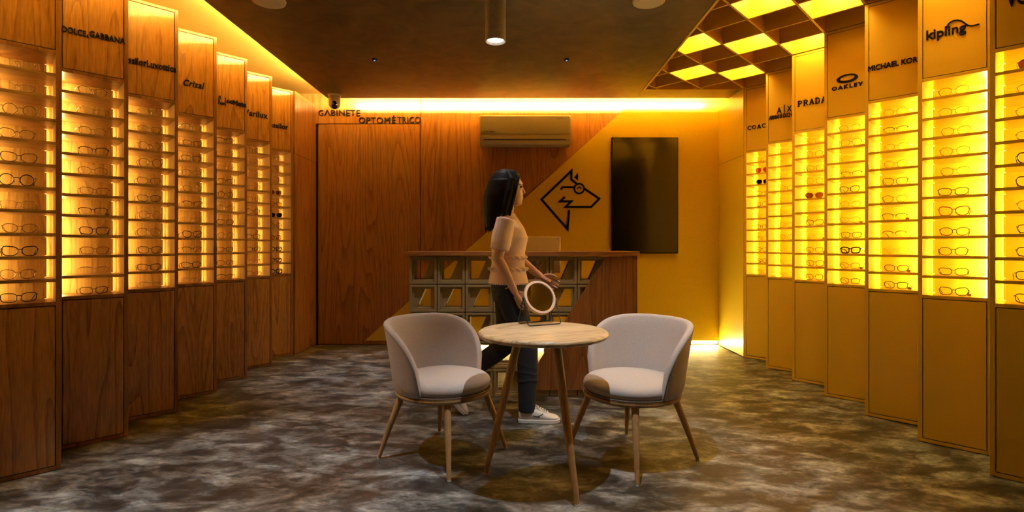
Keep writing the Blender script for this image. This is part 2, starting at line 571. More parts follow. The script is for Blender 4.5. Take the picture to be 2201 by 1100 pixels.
# back wall: dark backing, oak panels with shadow gaps, concealed door, yellow cladding
struct(MB().box(-2.95, 2.95, YB + 0.02, YB + 0.12, 0, 3.07).build('wall_back', M['dark']))
XD0, XD1, ZD = wx(684), wx(904), wz(267)
pn = MB().box(-2.94, XD1 - 0.003, YB, YB + 0.019, ZD + 0.008, 3.07)
struct(pn.build('trim_1', M['oak_wall'], bevel=0.0015))
struct(MB().box(XD1 + 0.003, 1.6, YB, YB + 0.019, 0.006, 3.07).build('trim_2', M['oak_wall'], bevel=0.0015))
struct(MB().box(XD0, XD1 - 0.004, YB - 0.002, YB + 0.017, 0.008, ZD).build('door_1', M['oak_wall'], bevel=0.002))
# yellow cladding, cut along the diagonal, floating over a floor light
xa, za = wx(1352), wz(230)
sl = (wz(232) - wz(540)) / (wx(1346) - wx(1000))
zb = 0.055
poly = [(wx(1346) - (wz(232) - zb) / sl, zb), (2.49, zb), (2.49, 3.07), (wx(1346) + (3.07 - wz(232)) / sl, 3.07)]
struct(MB().prism(poly, YB - 0.024, YB - 0.001).build('trim_3', M['yellow_wall'], bevel=0.002))
# return panels beside the last display units
tl = MB().box(XL - 0.02, XL + 0.02, UL0 + 6 * UL1 + 0.012, YB - 0.003, 0.008, 2.222)
tl.box(XL - 0.02, XL + 0.02, UL0 + 6 * UL1 + 0.012, YB - 0.003, 2.226, ZC)
struct(tl.build('trim_4', M['oak_wall'], bevel=0.0015))
tr = MB().box(XR - 0.005, XR + 0.02, UR0 + 6 * UR1 + 0.012, YB - 0.026, 0.008, 2.192)
tr.box(XR - 0.005, XR + 0.02, UR0 + 6 * UR1 + 0.012, YB - 0.026, 2.196, 3.07)
struct(tr.build('trim_5', M['yellow_wall'], bevel=0.0015))

# cove light strips lying on the dropped ceiling, and the strip under the yellow cladding
tag(MB().box(-2.05, 2.44, 5.985 - 0.13, 5.985 - 0.105, ZC + 0.085, ZC + 0.108).build('light_strip', M['led_back']),
    'glowing cove light strip over the back wall, above the air conditioner', 'light strip')
tag(MB().box(-2.17 + 0.10, -2.17 + 0.125, 0.6, 5.84, ZC + 0.078, ZC + 0.100).build('light_strip', M['led_cove']),
    'glowing cove light strip above the wooden display units', 'light strip')
tag(MB().box(-0.55, 2.47, YB - 0.022, YB - 0.006, 0.022, 0.046).build('light_strip', M['led_floor']),
    'glowing floor light strip under the yellow back wall', 'light strip')

# coffered ceiling over the yellow units: square egg-crate at 45 degrees
P = UR1 / 2
c6 = Vector((XR, UR0 + 6 * UR1))
TH, ZT = 0.016, 3.169
XE, YE = 1.42, 5.66


def in_reg(p): return p.x >= XE - 1e-6 and p.y <= YE + 1e-6


def board(mb, a, b):
    a, b = Vector(a), Vector(b)
    t = (b - a).normalized()
    n = Vector((-t.y, t.x)) * TH / 2
    mb.plate([tuple(a + n), tuple(b + n), tuple(b - n), tuple(a - n)], ZC + 0.001, ZT)


cg = MB()
for k in range(-1, 9):                       # boards running from the unit corners
    c = c6 + Vector((0, UR1 * (k - 6)))
    s0 = max(-P if 0 <= k <= 6 else 0.0, c.y - YE)
    s1 = c.x - XE
    if s1 > s0:
        board(cg, (c.x - s0, c.y - s0), (c.x - s1, c.y - s1))
for i in range(0, 12):                       # boards in the planes of the unit fronts
    base = c6 - Vector((P * i, P * i))
    smax = P * (i + 1) if i < 7 else P * (i + 1) - (i - 6) * P * 0
    smax = min(smax, P * (i + 1))
    smin = max(XE - base.x, base.y - YE)
    if i > 7:
        smax = min(smax, P * 7 + P)
    if smax > smin:
        board(cg, (base.x + smin, base.y - smin), (base.x + smax, base.y - smax))
cg.box(XE - 0.012, XE + 0.008, 0.3, YE, ZC - 0.004, ZT)
cg.box(XE - 0.012, XR - 0.006, YE - 0.012, YE + 0.004, ZC - 0.004, ZT)
coffer = struct(cg.build('ceiling_coffers', M['yellow']))
for i in range(0, 11):
    for k in range(0, 9):
        if (i - k) % 3 != 2:
            continue
        # centre of the cell between boards k,k+1 and i,i+1
        c = c6 + Vector((0, UR1 * (k - 6)))
        # intersection of A_k (from c along (-1,-1)) with B_i
        # B_i: base_i + s(1,-1)
        def inter(kk, ii):
            cc = c6 + Vector((0, UR1 * (kk - 6)))
            # (cc - t(1,1)) ; x+y constant on B_i
            s_ = (c6.x + c6.y) - 2 * P * ii
            t = (cc.x + cc.y - s_) / 2
            return Vector((cc.x - t, cc.y - t)), t
        p00, t0 = inter(k, i)
        p10, _ = inter(k + 1, i)
        p01, _ = inter(k, i + 1)
        p11, _ = inter(k + 1, i + 1)
        cen = (p00 + p10 + p01 + p11) / 4
        if cen.y < 1.2 or t0 < -P - 1e-3:
            continue
        q = [cen + (p - cen) * 0.55 for p in (p00, p10, p11, p01)]
        for val in (lambda p: p.x - XE - 0.03, lambda p: YE - 0.03 - p.y):     # keep inside the grid's border
            r_ = []
            for n_ in range(len(q)):
                a_, b_ = q[n_], q[(n_ + 1) % len(q)]
                va, vb = val(a_), val(b_)
                if va >= 0:
                    r_.append(a_)
                if va * vb < 0:
                    r_.append(a_.lerp(b_, va / (va - vb)))
            q = r_
            if len(q) < 3:
                break
        if len(q) < 3:
            continue
        ar = abs(sum(q[n_].x * q[(n_ + 1) % len(q)].y - q[(n_ + 1) % len(q)].x * q[n_].y for n_ in range(len(q)))) / 2
        if ar < 0.003:
            continue
        MB().plate([tuple(p) for p in q], 3.145, 3.165).build('light_panel', M['led_coffer'], coffer)

# ------------------------------------------------------------------ display units
NSH = 11
D = 0.275
TB = 0.022


def unit_frame(side, k):
    if side == 'L':
        c = Vector((XL, UL0 + UL1 * k, 0))
        return (c.x - W * R2, c.y - W * R2, 0), PI / 4
    return (XR, UR0 + UR1 * k, 0), -PI / 4


def face_uv(side, k, px, py):
    """where the sight line through a photo pixel meets the unit's front: (u along the front, z)"""
    (ox, oy, _), a = unit_frame(side, k)
    X = Vector((math.cos(a), math.sin(a)))
    Nn = Vector((-math.sin(a), math.cos(a)))
    d = Vector(((px - CX) / F_PX, 1.0))
    t = Vector((ox, oy)).dot(Nn) / d.dot(Nn)
    p = d * t
    return (p - Vector((ox, oy))).dot(X), EYE + (HY - py) / F_PX * t


ORD = ['first', 'second', 'third', 'fourth', 'fifth', 'sixth', 'seventh', 'eighth', 'ninth', 'tenth']
ZP = {'L': 2.256, 'R': 2.232}        # bottom of the lettered panel
ZS = 0.905                            # bottom of the open shelves


def sign_mesh(side, k):
    mb = MB()
    yf, yb = -0.008, 0.001

    def t(body, pl, pr, pyc, hpx, **kw):
        # pl, pr pixel ends; pyc mid-height at the middle; hpx letter height there
        pm = (pl + pr) / 2
        u0, _ = face_uv(side, k, pl, pyc)
        u1, _ = face_uv(side, k, pr, pyc)
        _, za_ = face_uv(side, k, pm, pyc + hpx / 2)
        _, zb_ = face_uv(side, k, pm, pyc - hpx / 2)
        put_text(mb, body, u0, u1, za_, zb_, yf, yb, **kw)
        return u0, u1, za_, zb_

    def sers(word, u0, u1, z0, z1):
        """wide serif capitals"""
        n = len(word)
        cw = (u1 - u0) / n
        h = z1 - z0
        tk, th = cw * 0.20, h * 0.10
        for i, chh in enumerate(word):
            a = u0 + i * cw + cw * 0.07
            wd = cw * 0.84

            def q(pts, wdt, closed=False):
                stroke(mb, [(a + x * wd, z0 + z * h) for x, z in pts], wdt, yf, yb, closed)
            if chh in 'PRD':
                q([(0.17, 0), (0.17, 1)], tk)
                q([(0.0, 0.05), (0.36, 0.05)], th)
                q([(0.0, 0.95), (0.3, 0.95)], th)
                if chh == 'D':
                    q([(0.2, 0.95), (0.55, 0.95), (0.82, 0.75), (0.88, 0.5), (0.82, 0.25), (0.55, 0.05), (0.2, 0.05)], tk * 0.7)
                else:
                    q([(0.2, 0.95), (0.6, 0.95), (0.8, 0.82), (0.8, 0.66), (0.6, 0.5), (0.2, 0.5)], tk * 0.65)
                    if chh == 'R':
                        q([(0.5, 0.5), (0.86, 0.04), (1.0, 0.04)], tk * 0.75)
            elif chh == 'A':
                q([(0.12, 0.03), (0.5, 0.98)], tk * 0.55)
                q([(0.5, 0.98), (0.88, 0.03)], tk)
                q([(0.27, 0.35), (0.72, 0.35)], th)
                q([(0.0, 0.05), (0.28, 0.05)], th)
                q([(0.7, 0.05), (1.0, 0.05)], th)
            elif chh == 'C':
                q([(0.95, 0.72), (0.92, 0.85), (0.7, 0.96), (0.45, 0.96), (0.18, 0.78), (0.1, 0.5), (0.18, 0.22), (0.45, 0.04), (0.7, 0.04), (0.95, 0.2)], tk * 0.7)
            elif chh == 'O':
                q([(0.5, 0.96), (0.2, 0.8), (0.08, 0.5), (0.2, 0.2), (0.5, 0.04), (0.8, 0.2), (0.92, 0.5), (0.8, 0.8)], tk * 0.75, True)
            elif chh == 'H':
                q([(0.17, 0), (0.17, 1)], tk); q([(0.83, 0), (0.83, 1)], tk); q([(0.17, 0.5), (0.83, 0.5)], th)
                for xx in (0.0, 0.66):
                    q([(xx, 0.05), (xx + 0.34, 0.05)], th); q([(xx, 0.95), (xx + 0.34, 0.95)], th)

    if side == 'L':
        if k == 1:
            t('DOLCE', 133, 185, 67.5, 13, offset=0.012)
            t('&', 185.5, 191, 78, 6, offset=0.02)
            t('GABBANA', 192, 268.5, 81, 13, offset=0.012)
        elif k == 2:
            t('EssilorLuxottica', 267.5, 379, 138, 15, offset=0.022, space=1.04)
        elif k == 3:
            t('Crizal', 394, 439, 181, 14, offset=0.02, shear=0.22, space=1.1)
        elif k == 4:
            u0, z0 = face_uv(side, k, 469, 225)
            u1, z1 = face_uv(side, k, 483, 208)
            s = [(0.0, 0.05), (0.12, 0.95), (0.3, 1.0), (0.34, 0.75), (0.1, 0.5), (0.36, 0.05), (0.46, 0.3), (0.52, 0.05), (0.6, 0.32), (0.66, 0.05), (0.74, 0.3), (0.8, 0.08), (0.9, 0.3), (1.0, 0.1)]
            stroke(mb, [(u0 + x * (u1 - u0), z0 + z * (z1 - z0)) for x, z in s], 0.0036, yf, yb)
            ub, zb0 = face_uv(side, k, 485, 229)
            _, zb1 = face_uv(side, k, 485, 210)
            stroke(mb, [(ub, zb0), (ub, zb1)], 0.004, yf, yb)
            ua, zc = face_uv(side, k, 488, 218)
            ud, _ = face_uv(side, k, 499, 218)
            um, rr = (ua + ud) / 2, (ud - ua) / 2
            inf = []
            for i in range(33):
                a = 2 * PI * i / 32
                inf.append((um + rr * math.sin(a), zc + rr * 0.75 * math.sin(2 * a) * 0.8))
            stroke(mb, inf[:-1], 0.006, yf, yb, True)
            t('Meta', 500.5, 529, 223, 11, offset=0.02)
        elif k == 5:
            t('Varilux', 524.5, 575, 245, 13, offset=0.02, space=1.1)
        elif k == 6:
            t('essilor', 580, 618.5, 270.5, 11.5, offset=0.022, space=1.1)
    else:
        if k == 6:
            u0, z0 = face_uv(side, k, 1606, 280)
            u1, z1 = face_uv(side, k, 1658, 270)
            _, zt = face_uv(side, k, 1606, 271.5)
            sers('COACH', u0, u1, z0, zt)
        elif k == 5:
            t('A', 1670, 1680, 237.5, 13, offset=-0.005)
            t('X', 1692, 1702, 233.5, 13, offset=-0.005)
            ub, z0 = face_uv(side, k, 1686, 244)
            _, z1 = face_uv(side, k, 1686, 225.5)
            stroke(mb, [(ub, z0), (ub, z1)], 0.005, yf, yb)
            t('ARMANI EXCHANGE', 1653, 1723, 248, 9, offset=0.02)
        elif k == 4:
            u0, z0 = face_uv(side, k, 1714, 230)
            u1, _ = face_uv(side, k, 1777, 220)
            _, z1 = face_uv(side, k, 1714, 217.5)
            sers('PRADA', u0, u1, z0, z1)
        elif k == 3:
            ul, zc = face_uv(side, k, 1798.5, 173)
            ur, _ = face_uv(side, k, 1844.5, 173)
            cu_, hw = (ul + ur) / 2, (ur - ul) / 2
            hz = 0.033
            n = 32
            out = [(cu_ + hw * math.cos(2 * PI * i / n), zc + hz * math.sin(2 * PI * i / n)) for i in range(n)]
            inn = [(cu_ + hw * 0.70 * math.cos(2 * PI * i / n), zc + 0.003 + hz * 0.60 * math.sin(2 * PI * i / n)) for i in range(n)]
            for i in range(n):
                j = (i + 1) % n
                mb.prism([out[i], out[j], inn[j], inn[i]], yf, yb)
            t('OAKLEY', 1788, 1855, 185.5, 8.5, offset=0.03, space=1.3)
        elif k == 2:
            t('MICHAEL KORS', 1866, 1980, 137, 12, offset=0.022)
        elif k == 1:
            t('kipling', 1991, 2077, 70, 27, offset=0.018)
            pts = [(2040, 61), (2042, 54), (2047, 48.5), (2054, 45), (2063, 43.5), (2071, 45), (2078, 49.5), (2085, 54.5), (2093, 56), (2101, 54.5), (2110, 52)]
            stroke(mb, [face_uv(side, k, p[0] - 5, p[1]) for p in pts], 0.006, yf, yb)
        elif k == 0:
            t('VOGUE', 2162, 2290, -14, 34, offset=0.02)
    return mb if mb.v else None


def display_unit(side, k):
    loc, rz = unit_frame(side, k)
    wd = 'wood-clad' if side == 'L' else 'yellow'
    wh = ('oak display unit of lit open shelves, ' if side == 'L' else 'ochre yellow display unit of lit open shelves, ')
    lab = wh + ORD[6 - k] + ' from the back wall'
    root = thing('display_unit', lab, 'display shelf', loc, rz, 'oak display units' if side == 'L' else 'yellow display units')
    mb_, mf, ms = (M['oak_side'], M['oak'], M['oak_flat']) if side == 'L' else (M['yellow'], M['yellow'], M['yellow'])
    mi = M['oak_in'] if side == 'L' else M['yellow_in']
    z1 = ZC - 0.004
    zp = ZP[side]
    c = MB()
    c.box(0, TB, 0, D, 0.004, z1)
    c.box(W - TB, W, 0, D, 0.004, z1)
    c.box(TB, W - TB, 0, D, 0.004, 0.024)
    c.box(TB, W - TB, 0, D, ZS - 0.02, ZS)
    c.box(TB, W - TB, 0, D, zp - 0.022, zp - 0.003)
    c.box(TB, W - TB, 0, D, z1 - 0.02, z1)
    c.build('carcass', mb_, root, bevel=0.0012)
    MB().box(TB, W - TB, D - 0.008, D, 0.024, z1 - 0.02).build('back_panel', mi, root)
    MB().box(TB + 0.004, W - TB - 0.004, 0.0, 0.018, 0.029, ZS - 0.025).build('cabinet_door', mf, root, bevel=0.001)
    up = MB().box(TB + 0.004, W - TB - 0.004, 0.0, 0.018, zp + 0.001, z1 - 0.024).build('sign_panel', mf, root, bevel=0.001)
    sm = sign_mesh(side, k)
    if sm:
        sm.build('lettering', M['black'], up)
    zt = zp - 0.022
    ln = MB()
    ln.box(TB, TB + 0.0004, 0.004, D - 0.008, ZS, zt)
    ln.box(W - TB - 0.0004, W - TB, 0.004, D - 0.008, ZS, zt)
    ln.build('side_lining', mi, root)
    pit = (zt - ZS + 0.017) / NSH
    tops = [ZS]
    for i in range(1, NSH):
        z = ZS + pit * i
        MB().box(TB, W - TB, 0.002, D - 0.008, z - 0.017, z).build('shelf', ms, root)
        tops.append(z)
    # light strips in both back corners; the far one shines on the side board from behind a small lip
    st, sf, lip = MB(), MB(), MB()

    def bx(m, xa, xb, ya_, yb_, za, zb_):
        if side == 'R':
            xa, xb = W - xb, W - xa
        m.box(xa, xb, ya_, yb_, za, zb_)
    yb_ = D - 0.0085
    for i in range(NSH):
        za, zt_ = tops[i] + 0.001, tops[i] + pit - 0.018
        bx(st, TB + 0.0005, TB + 0.0125, yb_ - 0.075, yb_ - 0.065, za, zt_)
        xr = W - TB
        bx(sf, xr - 0.030, xr - 0.026, yb_ - 0.008, yb_ - 0.001, za, zt_)
        bx(lip, xr - 0.0325, xr - 0.0310, yb_ - 0.0105, yb_, za, zt_)
        bx(lip, xr - 0.0310, xr - 0.0235, yb_ - 0.0105, yb_ - 0.009, za, zt_)
    st.build('light_strip', M['led_left'] if side == 'L' else M['led_right'], root)
    sf.build('light_strip', M['led_left_far'] if side == 'L' else M['led_right_far'], root)
    lip.build('light_cover', mi, root)
    return root, tops


UNITS = {}
for side in 'LR':
    for k in range(7):
        UNITS[side, k] = display_unit(side, k)

# ------------------------------------------------------------------ eyeglasses
def outline(shape, sgn):
    """lens outline around its own centre (x outward for sgn=+1), list of (x, z)"""
    pr = {'rect': (0.0275, 0.0185, 3.4), 'round': (0.0245, 0.0235, 2.0), 'oval': (0.027, 0.0200, 2.5), 'cat': (0.0280, 0.0205, 2.7),
          'pilot': (0.0285, 0.0240, 2.4), 'slim': (0.0285, 0.0165, 3.0)}[shape]
    a, b, n = pr
    pts = []
    N_ = 26
    for i in range(N_):
        t = 2 * PI * i / N_
        c, s = math.cos(t), math.sin(t)
        x = a * math.copysign(abs(c) ** (2 / n), c)
        z = b * math.copysign(abs(s) ** (2 / n), s)
        if shape == 'cat':
            z += 0.007 * max(0, x / a) * (0.5 + 0.5 * z / b)
            x *= 1 - 0.12 * max(0, -z / b)
        if shape == 'pilot':
            x *= 1 - 0.22 * max(0, -z / b)
            z += -0.003 * (x / a) * (z < 0)
        if shape in ('rect', 'slim', 'oval'):
            x *= 1 - 0.10 * max(0, -z / b)
            z += 0.0015 * x / a
        pts.append((x * sgn, z))
    return pts


def glasses_meshes(shape, kind, rim_mat, r, lens):
    """kind: full, half (top bar only), rimless"""
    dx = 0.0355
    fr = MB()
    lens_mb = []
    zc = 0.026 if shape in ('round', 'pilot') else 0.0225
    for sg in (-1, 1):
        o2 = outline(shape, sg)
        P3 = [(sg * dx + x, 0.004 * (abs(sg * dx + x) / 0.06) ** 2, zc + z) for x, z in o2]
        if kind == 'full':
            fr.tube(P3, r, 6, True)
        elif kind == 'half':
            idx = [i for i in range(26) if o2[i][1] > -0.004]
            # keep in order along the top
            q = sorted(idx, key=lambda i: P3[i][0] * sg)
            fr.tube([P3[i] for i in q], r, 6)
            lo = [i for i in range(26) if o2[i][1] <= 0.0]
            lo = sorted(lo, key=lambda i: P3[i][0] * sg)
            fr.tube([P3[i] for i in lo], 0.0005, 5)
        else:
            fr.tube(P3, 0.0005, 5, True)
        lm = MB()
        n = len(P3)
        f_ = [(p[0], p[1] - 0.0006, p[2]) for p in P3] + [(p[0], p[1] + 0.0006, p[2]) for p in P3]
        lm.add(f_, [list(range(n)), list(range(2 * n - 1, n - 1, -1))])
        lens_mb.append(lm)
    zb_ = zc + 0.006
    br = max(r, 0.0011)
    gap = dx - {'rect': 0.0275, 'round': 0.0245, 'oval': 0.027, 'cat': 0.028, 'pilot': 0.0285, 'slim': 0.0285}[shape]
    fr.tube([(-gap - 0.001, 0.001, zb_), (-gap * 0.5, -0.001, zb_ + 0.003), (gap * 0.5, -0.001, zb_ + 0.003), (gap + 0.001, 0.001, zb_)], br, 6)
    if shape == 'pilot':
        fr.tube([(-gap - 0.008, 0.001, zb_ + 0.015), (0, -0.001, zb_ + 0.0165), (gap + 0.008, 0.001, zb_ + 0.015)], br * 0.8, 6)
    for sg in (-1, 1):
        fr.tube([(sg * (gap + 0.001), 0.001, zc - 0.002), (sg * gap * 0.8, 0.008, zc - 0.005)], 0.0006, 5)
        fr.ball((sg * gap * 0.75, 0.008, zc - 0.007), 0.0012, 0.0015, 0.0038, 6)
        ex = dx + 0.0285
        fr.tube([(sg * (ex - 0.003), 0.003, zc + 0.010), (sg * (ex + 0.003), 0.006, zc + 0.0105), (sg * (ex + 0.004), 0.012, zc + 0.0105)], max(r, 0.0014), 6)
    temps = []
    for sg in (-1, 1):
        ex = dx + 0.0325
        tm = MB()
        tr_ = max(r * 0.8, 0.0010)
        tm.tube([(sg * ex, 0.011, zc + 0.0105), (sg * (ex + 0.001), 0.05, zc + 0.008), (sg * (ex - 0.002), 0.095, zc + 0.002), (sg * (ex - 0.006), 0.115, zc - 0.010), (sg * (ex - 0.009), 0.130, 0.0018)],
                [tr_, tr_, tr_ * 1.1, tr_ * 1.4, tr_ * 1.2], 6)
        temps.append(tm)
    return (fr.mesh('frame_front', rim_mat, 50), [l.mesh('lens', lens) for l in lens_mb], [t.mesh('temple', rim_mat, 50) for t in temps])


STY = {  # code: (words, shape, kind, frame material, rim radius, lens)
    'g': ('faint rimless eyeglasses', 'slim', 'rimless', 'f_gold', 0.00117, 'lens'),
    'G': ('thin gold-wire eyeglasses', 'oval', 'full', 'f_gold', 0.00123, 'lens'),
    'W': ('thin round gold-wire eyeglasses', 'round', 'full', 'f_gold', 0.00123, 'lens'),
    'A': ('double-bridge wire eyeglasses', 'pilot', 'full', 'f_steel', 0.00143, 'lens'),
    'H': ('half-rim dark eyeglasses', 'slim', 'half', 'f_black', 0.00169, 'lens'),
    'k': ('thin black eyeglasses', 'rect', 'full', 'f_black', 0.00169, 'lens'),
    'K': ('black full-rim eyeglasses', 'rect', 'full', 'f_black', 0.0019, 'lens'),
    'T': ('thick black sports glasses', 'rect', 'full', 'f_black', 0.0042, 'lens'),
    'N': ('round black eyeglasses', 'round', 'full', 'f_black', 0.0018, 'lens'),
    'C': ('black cat-eye eyeglasses', 'cat', 'full', 'f_black', 0.0021, 'lens'),
    'c': ('thin cat-eye eyeglasses', 'cat', 'full', 'f_brown', 0.00169, 'lens'),
    'B': ('brown full-rim eyeglasses', 'oval', 'full', 'f_brown', 0.0019, 'lens'),
    'b': ('amber full-rim eyeglasses', 'cat', 'full', 'f_amber', 0.0023, 'lens'),
    'R': ('red-rimmed eyeglasses', 'rect', 'full', 'f_red', 0.00156, 'lens'),
    'P': ('pale pink eyeglasses', 'slim', 'half', 'f_pink', 0.00169, 'lens'),
    'S': ('dark-lens black sunglasses', 'rect', 'full', 'f_black', 0.0019, 'lens_dark'),
    'D': ('brown-lens sunglasses', 'oval', 'full', 'f_brown', 0.00208, 'lens_brown'),
    'O': ('orange-lens sunglasses', 'pilot', 'full', 'f_amber', 0.00130, 'lens_orange'),
    'Y': ('yellow-lens black glasses', 'oval', 'full', 'f_black', 0.00208, 'lens_yellow'),
}
ROWS = {  # top shelf to bottom shelf
    ('L', 0): 'ggWGcNgGCGk', ('L', 1): 'GgGHGRHKRPk', ('L', 2): 'gGWWckWAkKP', ('L', 3): 'AkkAGHgCHKP', ('L', 4): 'HggHNGKWKBH',
    ('L', 5): 'GPPPWNPKKPR', ('L', 6): 'gggDYSNYTTT',
    ('R', 6): 'GOSkkgKHkCG', ('R', 5): 'gggGggGGggg', ('R', 4): 'gGcWDgKgkkC', ('R', 3): 'GAgHCGGKTBK', ('R', 2): 'GHGGcGHHgKK',
    ('R', 1): 'GGGGGKbBBKC', ('R', 0): 'DGGGCCGKKKK',
}
TAGGED = {('R', 4, 1), ('R', 4, 7), ('R', 4, 8), ('R', 3, 1), ('R', 3, 6), ('R', 3, 9), ('R', 2, 6), ('R', 2, 9), ('R', 2, 10), ('R', 1, 10), ('L', 1, 6)}
GM = {}
tagmesh = MB().box(0, 0.022, 0, 0.0012, 0, 0.014).mesh('price_tag', M['tag'])
rnd = random.Random(3)
SHW = ['top', 'second', 'third', 'fourth', 'fifth', 'sixth', 'seventh', 'eighth', 'ninth', 'tenth', 'bottom']
for (side, k), codes in ROWS.items():
    root, tops = UNITS[side, k]
    base, rz = Vector(root.location), root.rotation_euler.z
    bay = ORD[6 - k] + (' oak bay from back wall' if side == 'L' else ' yellow bay from back wall')
    for i, ch in enumerate(codes):
        words, shape, kind, fm, r, lm = STY[ch]
        if ch not in GM:
            GM[ch] = glasses_meshes(shape, kind, M[fm], r, M[lm])
        z = tops[NSH - 1 - i]
        lx, ly = W * 0.5 + rnd.uniform(-0.006, 0.006) + (0.004 if side == 'L' else 0.0), 0.045 + rnd.uniform(-0.008, 0.010)
        p = Matrix.Rotation(rz, 3, 'Z') @ Vector((lx, ly, 0)) + base
        lab = '%s on %s shelf%s, %s' % (words, SHW[i], ' down' if 0 < i < 10 else '', bay)
        g = thing('eyeglasses', lab, 'glasses', (p.x, p.y, z + 0.0008), rz + math.radians(rnd.uniform(-7, 7)),
                  'glasses in the ' + bay)
        s_ = rnd.uniform(1.04, 1.10)
        g.scale = (s_, 1.0, rnd.uniform(1.02, 1.16) * s_)
        fm_, lms, tms = GM[ch]
        link('frame_front', fm_, g)
        for q in lms:
            link('lens', q, g)
        for q in tms:
            link('temple', q, g)
        if (side, k, i) in TAGGED:
            o = link('price_tag', tagmesh, g)
            o.location = (0.055, 0.03, 0.001)
            o.rotation_euler = (0, 0.15, 0.5)

# ------------------------------------------------------------------ signs on the back wall
sg = MB()
yf, yb = YB - 0.014, YB + 0.001


def wtext(mb, body, pl, pr, pt, pb, **kw):
    put_text(mb, body, wx(pl), wx(pr), wz(pb), wz(pt), yf, yb, **kw)


xg = [685, 697.5, 711.5, 722.2, 727.5, 741.5, 753, 765.5]
wtext(sg, 'G', 685.5, 695.5, 237, 249.5)
stroke(sg, [(wx(698), wz(249.5)), (wx(704), wz(237.5)), (wx(710), wz(249.5))], 0.010, yf, yb)
wtext(sg, 'BINETE', 712.5, 774, 236.5, 249.3, space=1.12)
tag(sg.build('wall_lettering', M['black']), 'dark raised word GABINETE on the wood above the concealed door', 'sign', 'raised words over the door')
sg = MB()
wtext(sg, 'OPTOM', 771.5, 838.5, 252, 265.3, offset=0.004, space=1.1)
wtext(sg, 'É', 843.0, 850.5, 248, 265.0, offset=0.004)
wtext(sg, 'TRICO', 854, 904, 251, 264.7, offset=0.004, space=1.1)
tag(sg.build('wall_lettering', M['black']), 'dark raised word OPTOMÉTRICO directly above the door gap', 'sign', 'raised words over the door')

# animal-head emblem with spectacles, line drawing
yf2, yb2 = YB - 0.032, YB - 0.0235


def ep(X, Y): return (wx(1000 + X / 3.667, YB - 0.03), wz(200 + Y / 3.667, YB - 0.03))


em = MB()
sw = 0.0275
stroke(em, [ep(818, 922), ep(806, 1072), ep(602, 838), ep(837, 612), ep(836, 680), ep(880, 716)], sw, yf2, yb2)
stroke(em, [ep(932, 748), ep(1056, 832), ep(992, 897), ep(790, 897), ep(836, 853), ep(748, 853), ep(785, 818)], sw, yf2, yb2)
stroke(em, [ep(862, 742), ep(768, 741), ep(752, 758)], sw * 0.85, yf2, yb2)
em.prism([ep(858, 664), ep(889, 628), ep(889, 690)], yf2, yb2)
cc = ep(898, 752)
stroke(em, arc(cc[0], cc[1], 0.0595, 0, 360, 40)[:-1], 0.021, yf2, yb2, True)
stroke(em, arc(cc[0], cc[1] - 0.004, 0.021, 0, 180, 12), 0.014, yf2, yb2)
tag(em.build('wall_emblem', M['black']), 'black line emblem of an animal head wearing spectacles on yellow wall', 'emblem')

# ------------------------------------------------------------------ television, air conditioner, camera
x0, x1, z0, z1 = wx(1314, 6.26), wx(1456.5, 6.26), wz(544.5, 6.26), wz(296, 6.26)
tv = thing('television', 'tall black television screen hung upright on the yellow wall', 'television', ((x0 + x1) / 2, YB - 0.024, z0))
hw = (x1 - x0) / 2
MB().box(-hw, hw, -0.055, -0.012, 0, z1 - z0).build('casing', M['black'], tv, bevel=0.003)
MB().box(-hw + 0.008, hw - 0.008, -0.0565, -0.054, 0.012, z1 - z0 - 0.008).build('screen', M['screen'], tv)
MB().box(-0.2, 0.2, -0.013, 0.0, 0.4, 1.0).build('wall_bracket', M['grey'], tv)

ya = YB - 0.21
x0, x1, z0, z1 = wx(1030, ya), wx(1227, ya), wz(309, ya), wz(246, ya)
ac = thing('air_conditioner', 'beige wall air conditioner on the wood above the counter', 'air conditioner', ((x0 + x1) / 2, YB, z0))
hw, hh = (x1 - x0) / 2, z1 - z0
pr = [(0.0, 0.0), (-0.16, 0.0), (-0.205, 0.03), (-0.21, 0.06), (-0.21, hh - 0.03), (-0.19, hh), (0, hh)]
bm_ = MB()
bm_.rings([[(sx * hw, y, z) for y, z in pr] for sx in (-1, 1)])
bm_.build('casing', M['white_dim'], ac, bevel=0.006)
MB().box(-hw + 0.012, hw - 0.012, -0.2165, -0.2095, 0.115, hh - 0.02).build('front_cover', M['white_dim'], ac, bevel=0.004)
lv = MB().box(-hw + 0.055, hw - 0.06, -0.2155, -0.208, 0.056, 0.100)
lv.build('louvre_flap', M['white_dim'], ac, bevel=0.003)
MB().box(-hw + 0.055, hw - 0.06, -0.2135, -0.206, 0.047, 0.0535).build('air_slot', M['dark'], ac)
lt = MB()
put_text(lt, 'mirage', -hw + 0.05, -hw + 0.185, 0.130, 0.158, -0.2185, -0.216, offset=0.01, shear=0.3)
put_text(lt, 'inverter X', hw - 0.165, hw - 0.055, hh - 0.055, hh - 0.035, -0.2185, -0.216, shear=0.1)
lt.build('lettering', M['grey'], ac)

sc_ = thing('security_camera', 'white dome security camera with black lens in the ceiling corner', 'camera', (wx(719, 5.86), 5.86, ZC))
MB().lathe([(0.001, -0.012), (0.070, -0.012), (0.076, -0.006), (0.076, 0.0), (0.001, 0.0)], 32).build('mount', M['white'], sc_, smooth=40)
MB().lathe([(0.001, -0.160), (0.030, -0.155), (0.056, -0.130), (0.064, -0.10), (0.064, -0.02), (0.058, -0.012), (0.001, -0.012)], 32).build('body', M['white'], sc_, smooth=40)
eye_ = MB().ball((0.012, -0.032, -0.115), 0.035, 0.040, 0.055, 20)
eye_.build('lens_window', M['screen'], sc_, smooth=60)

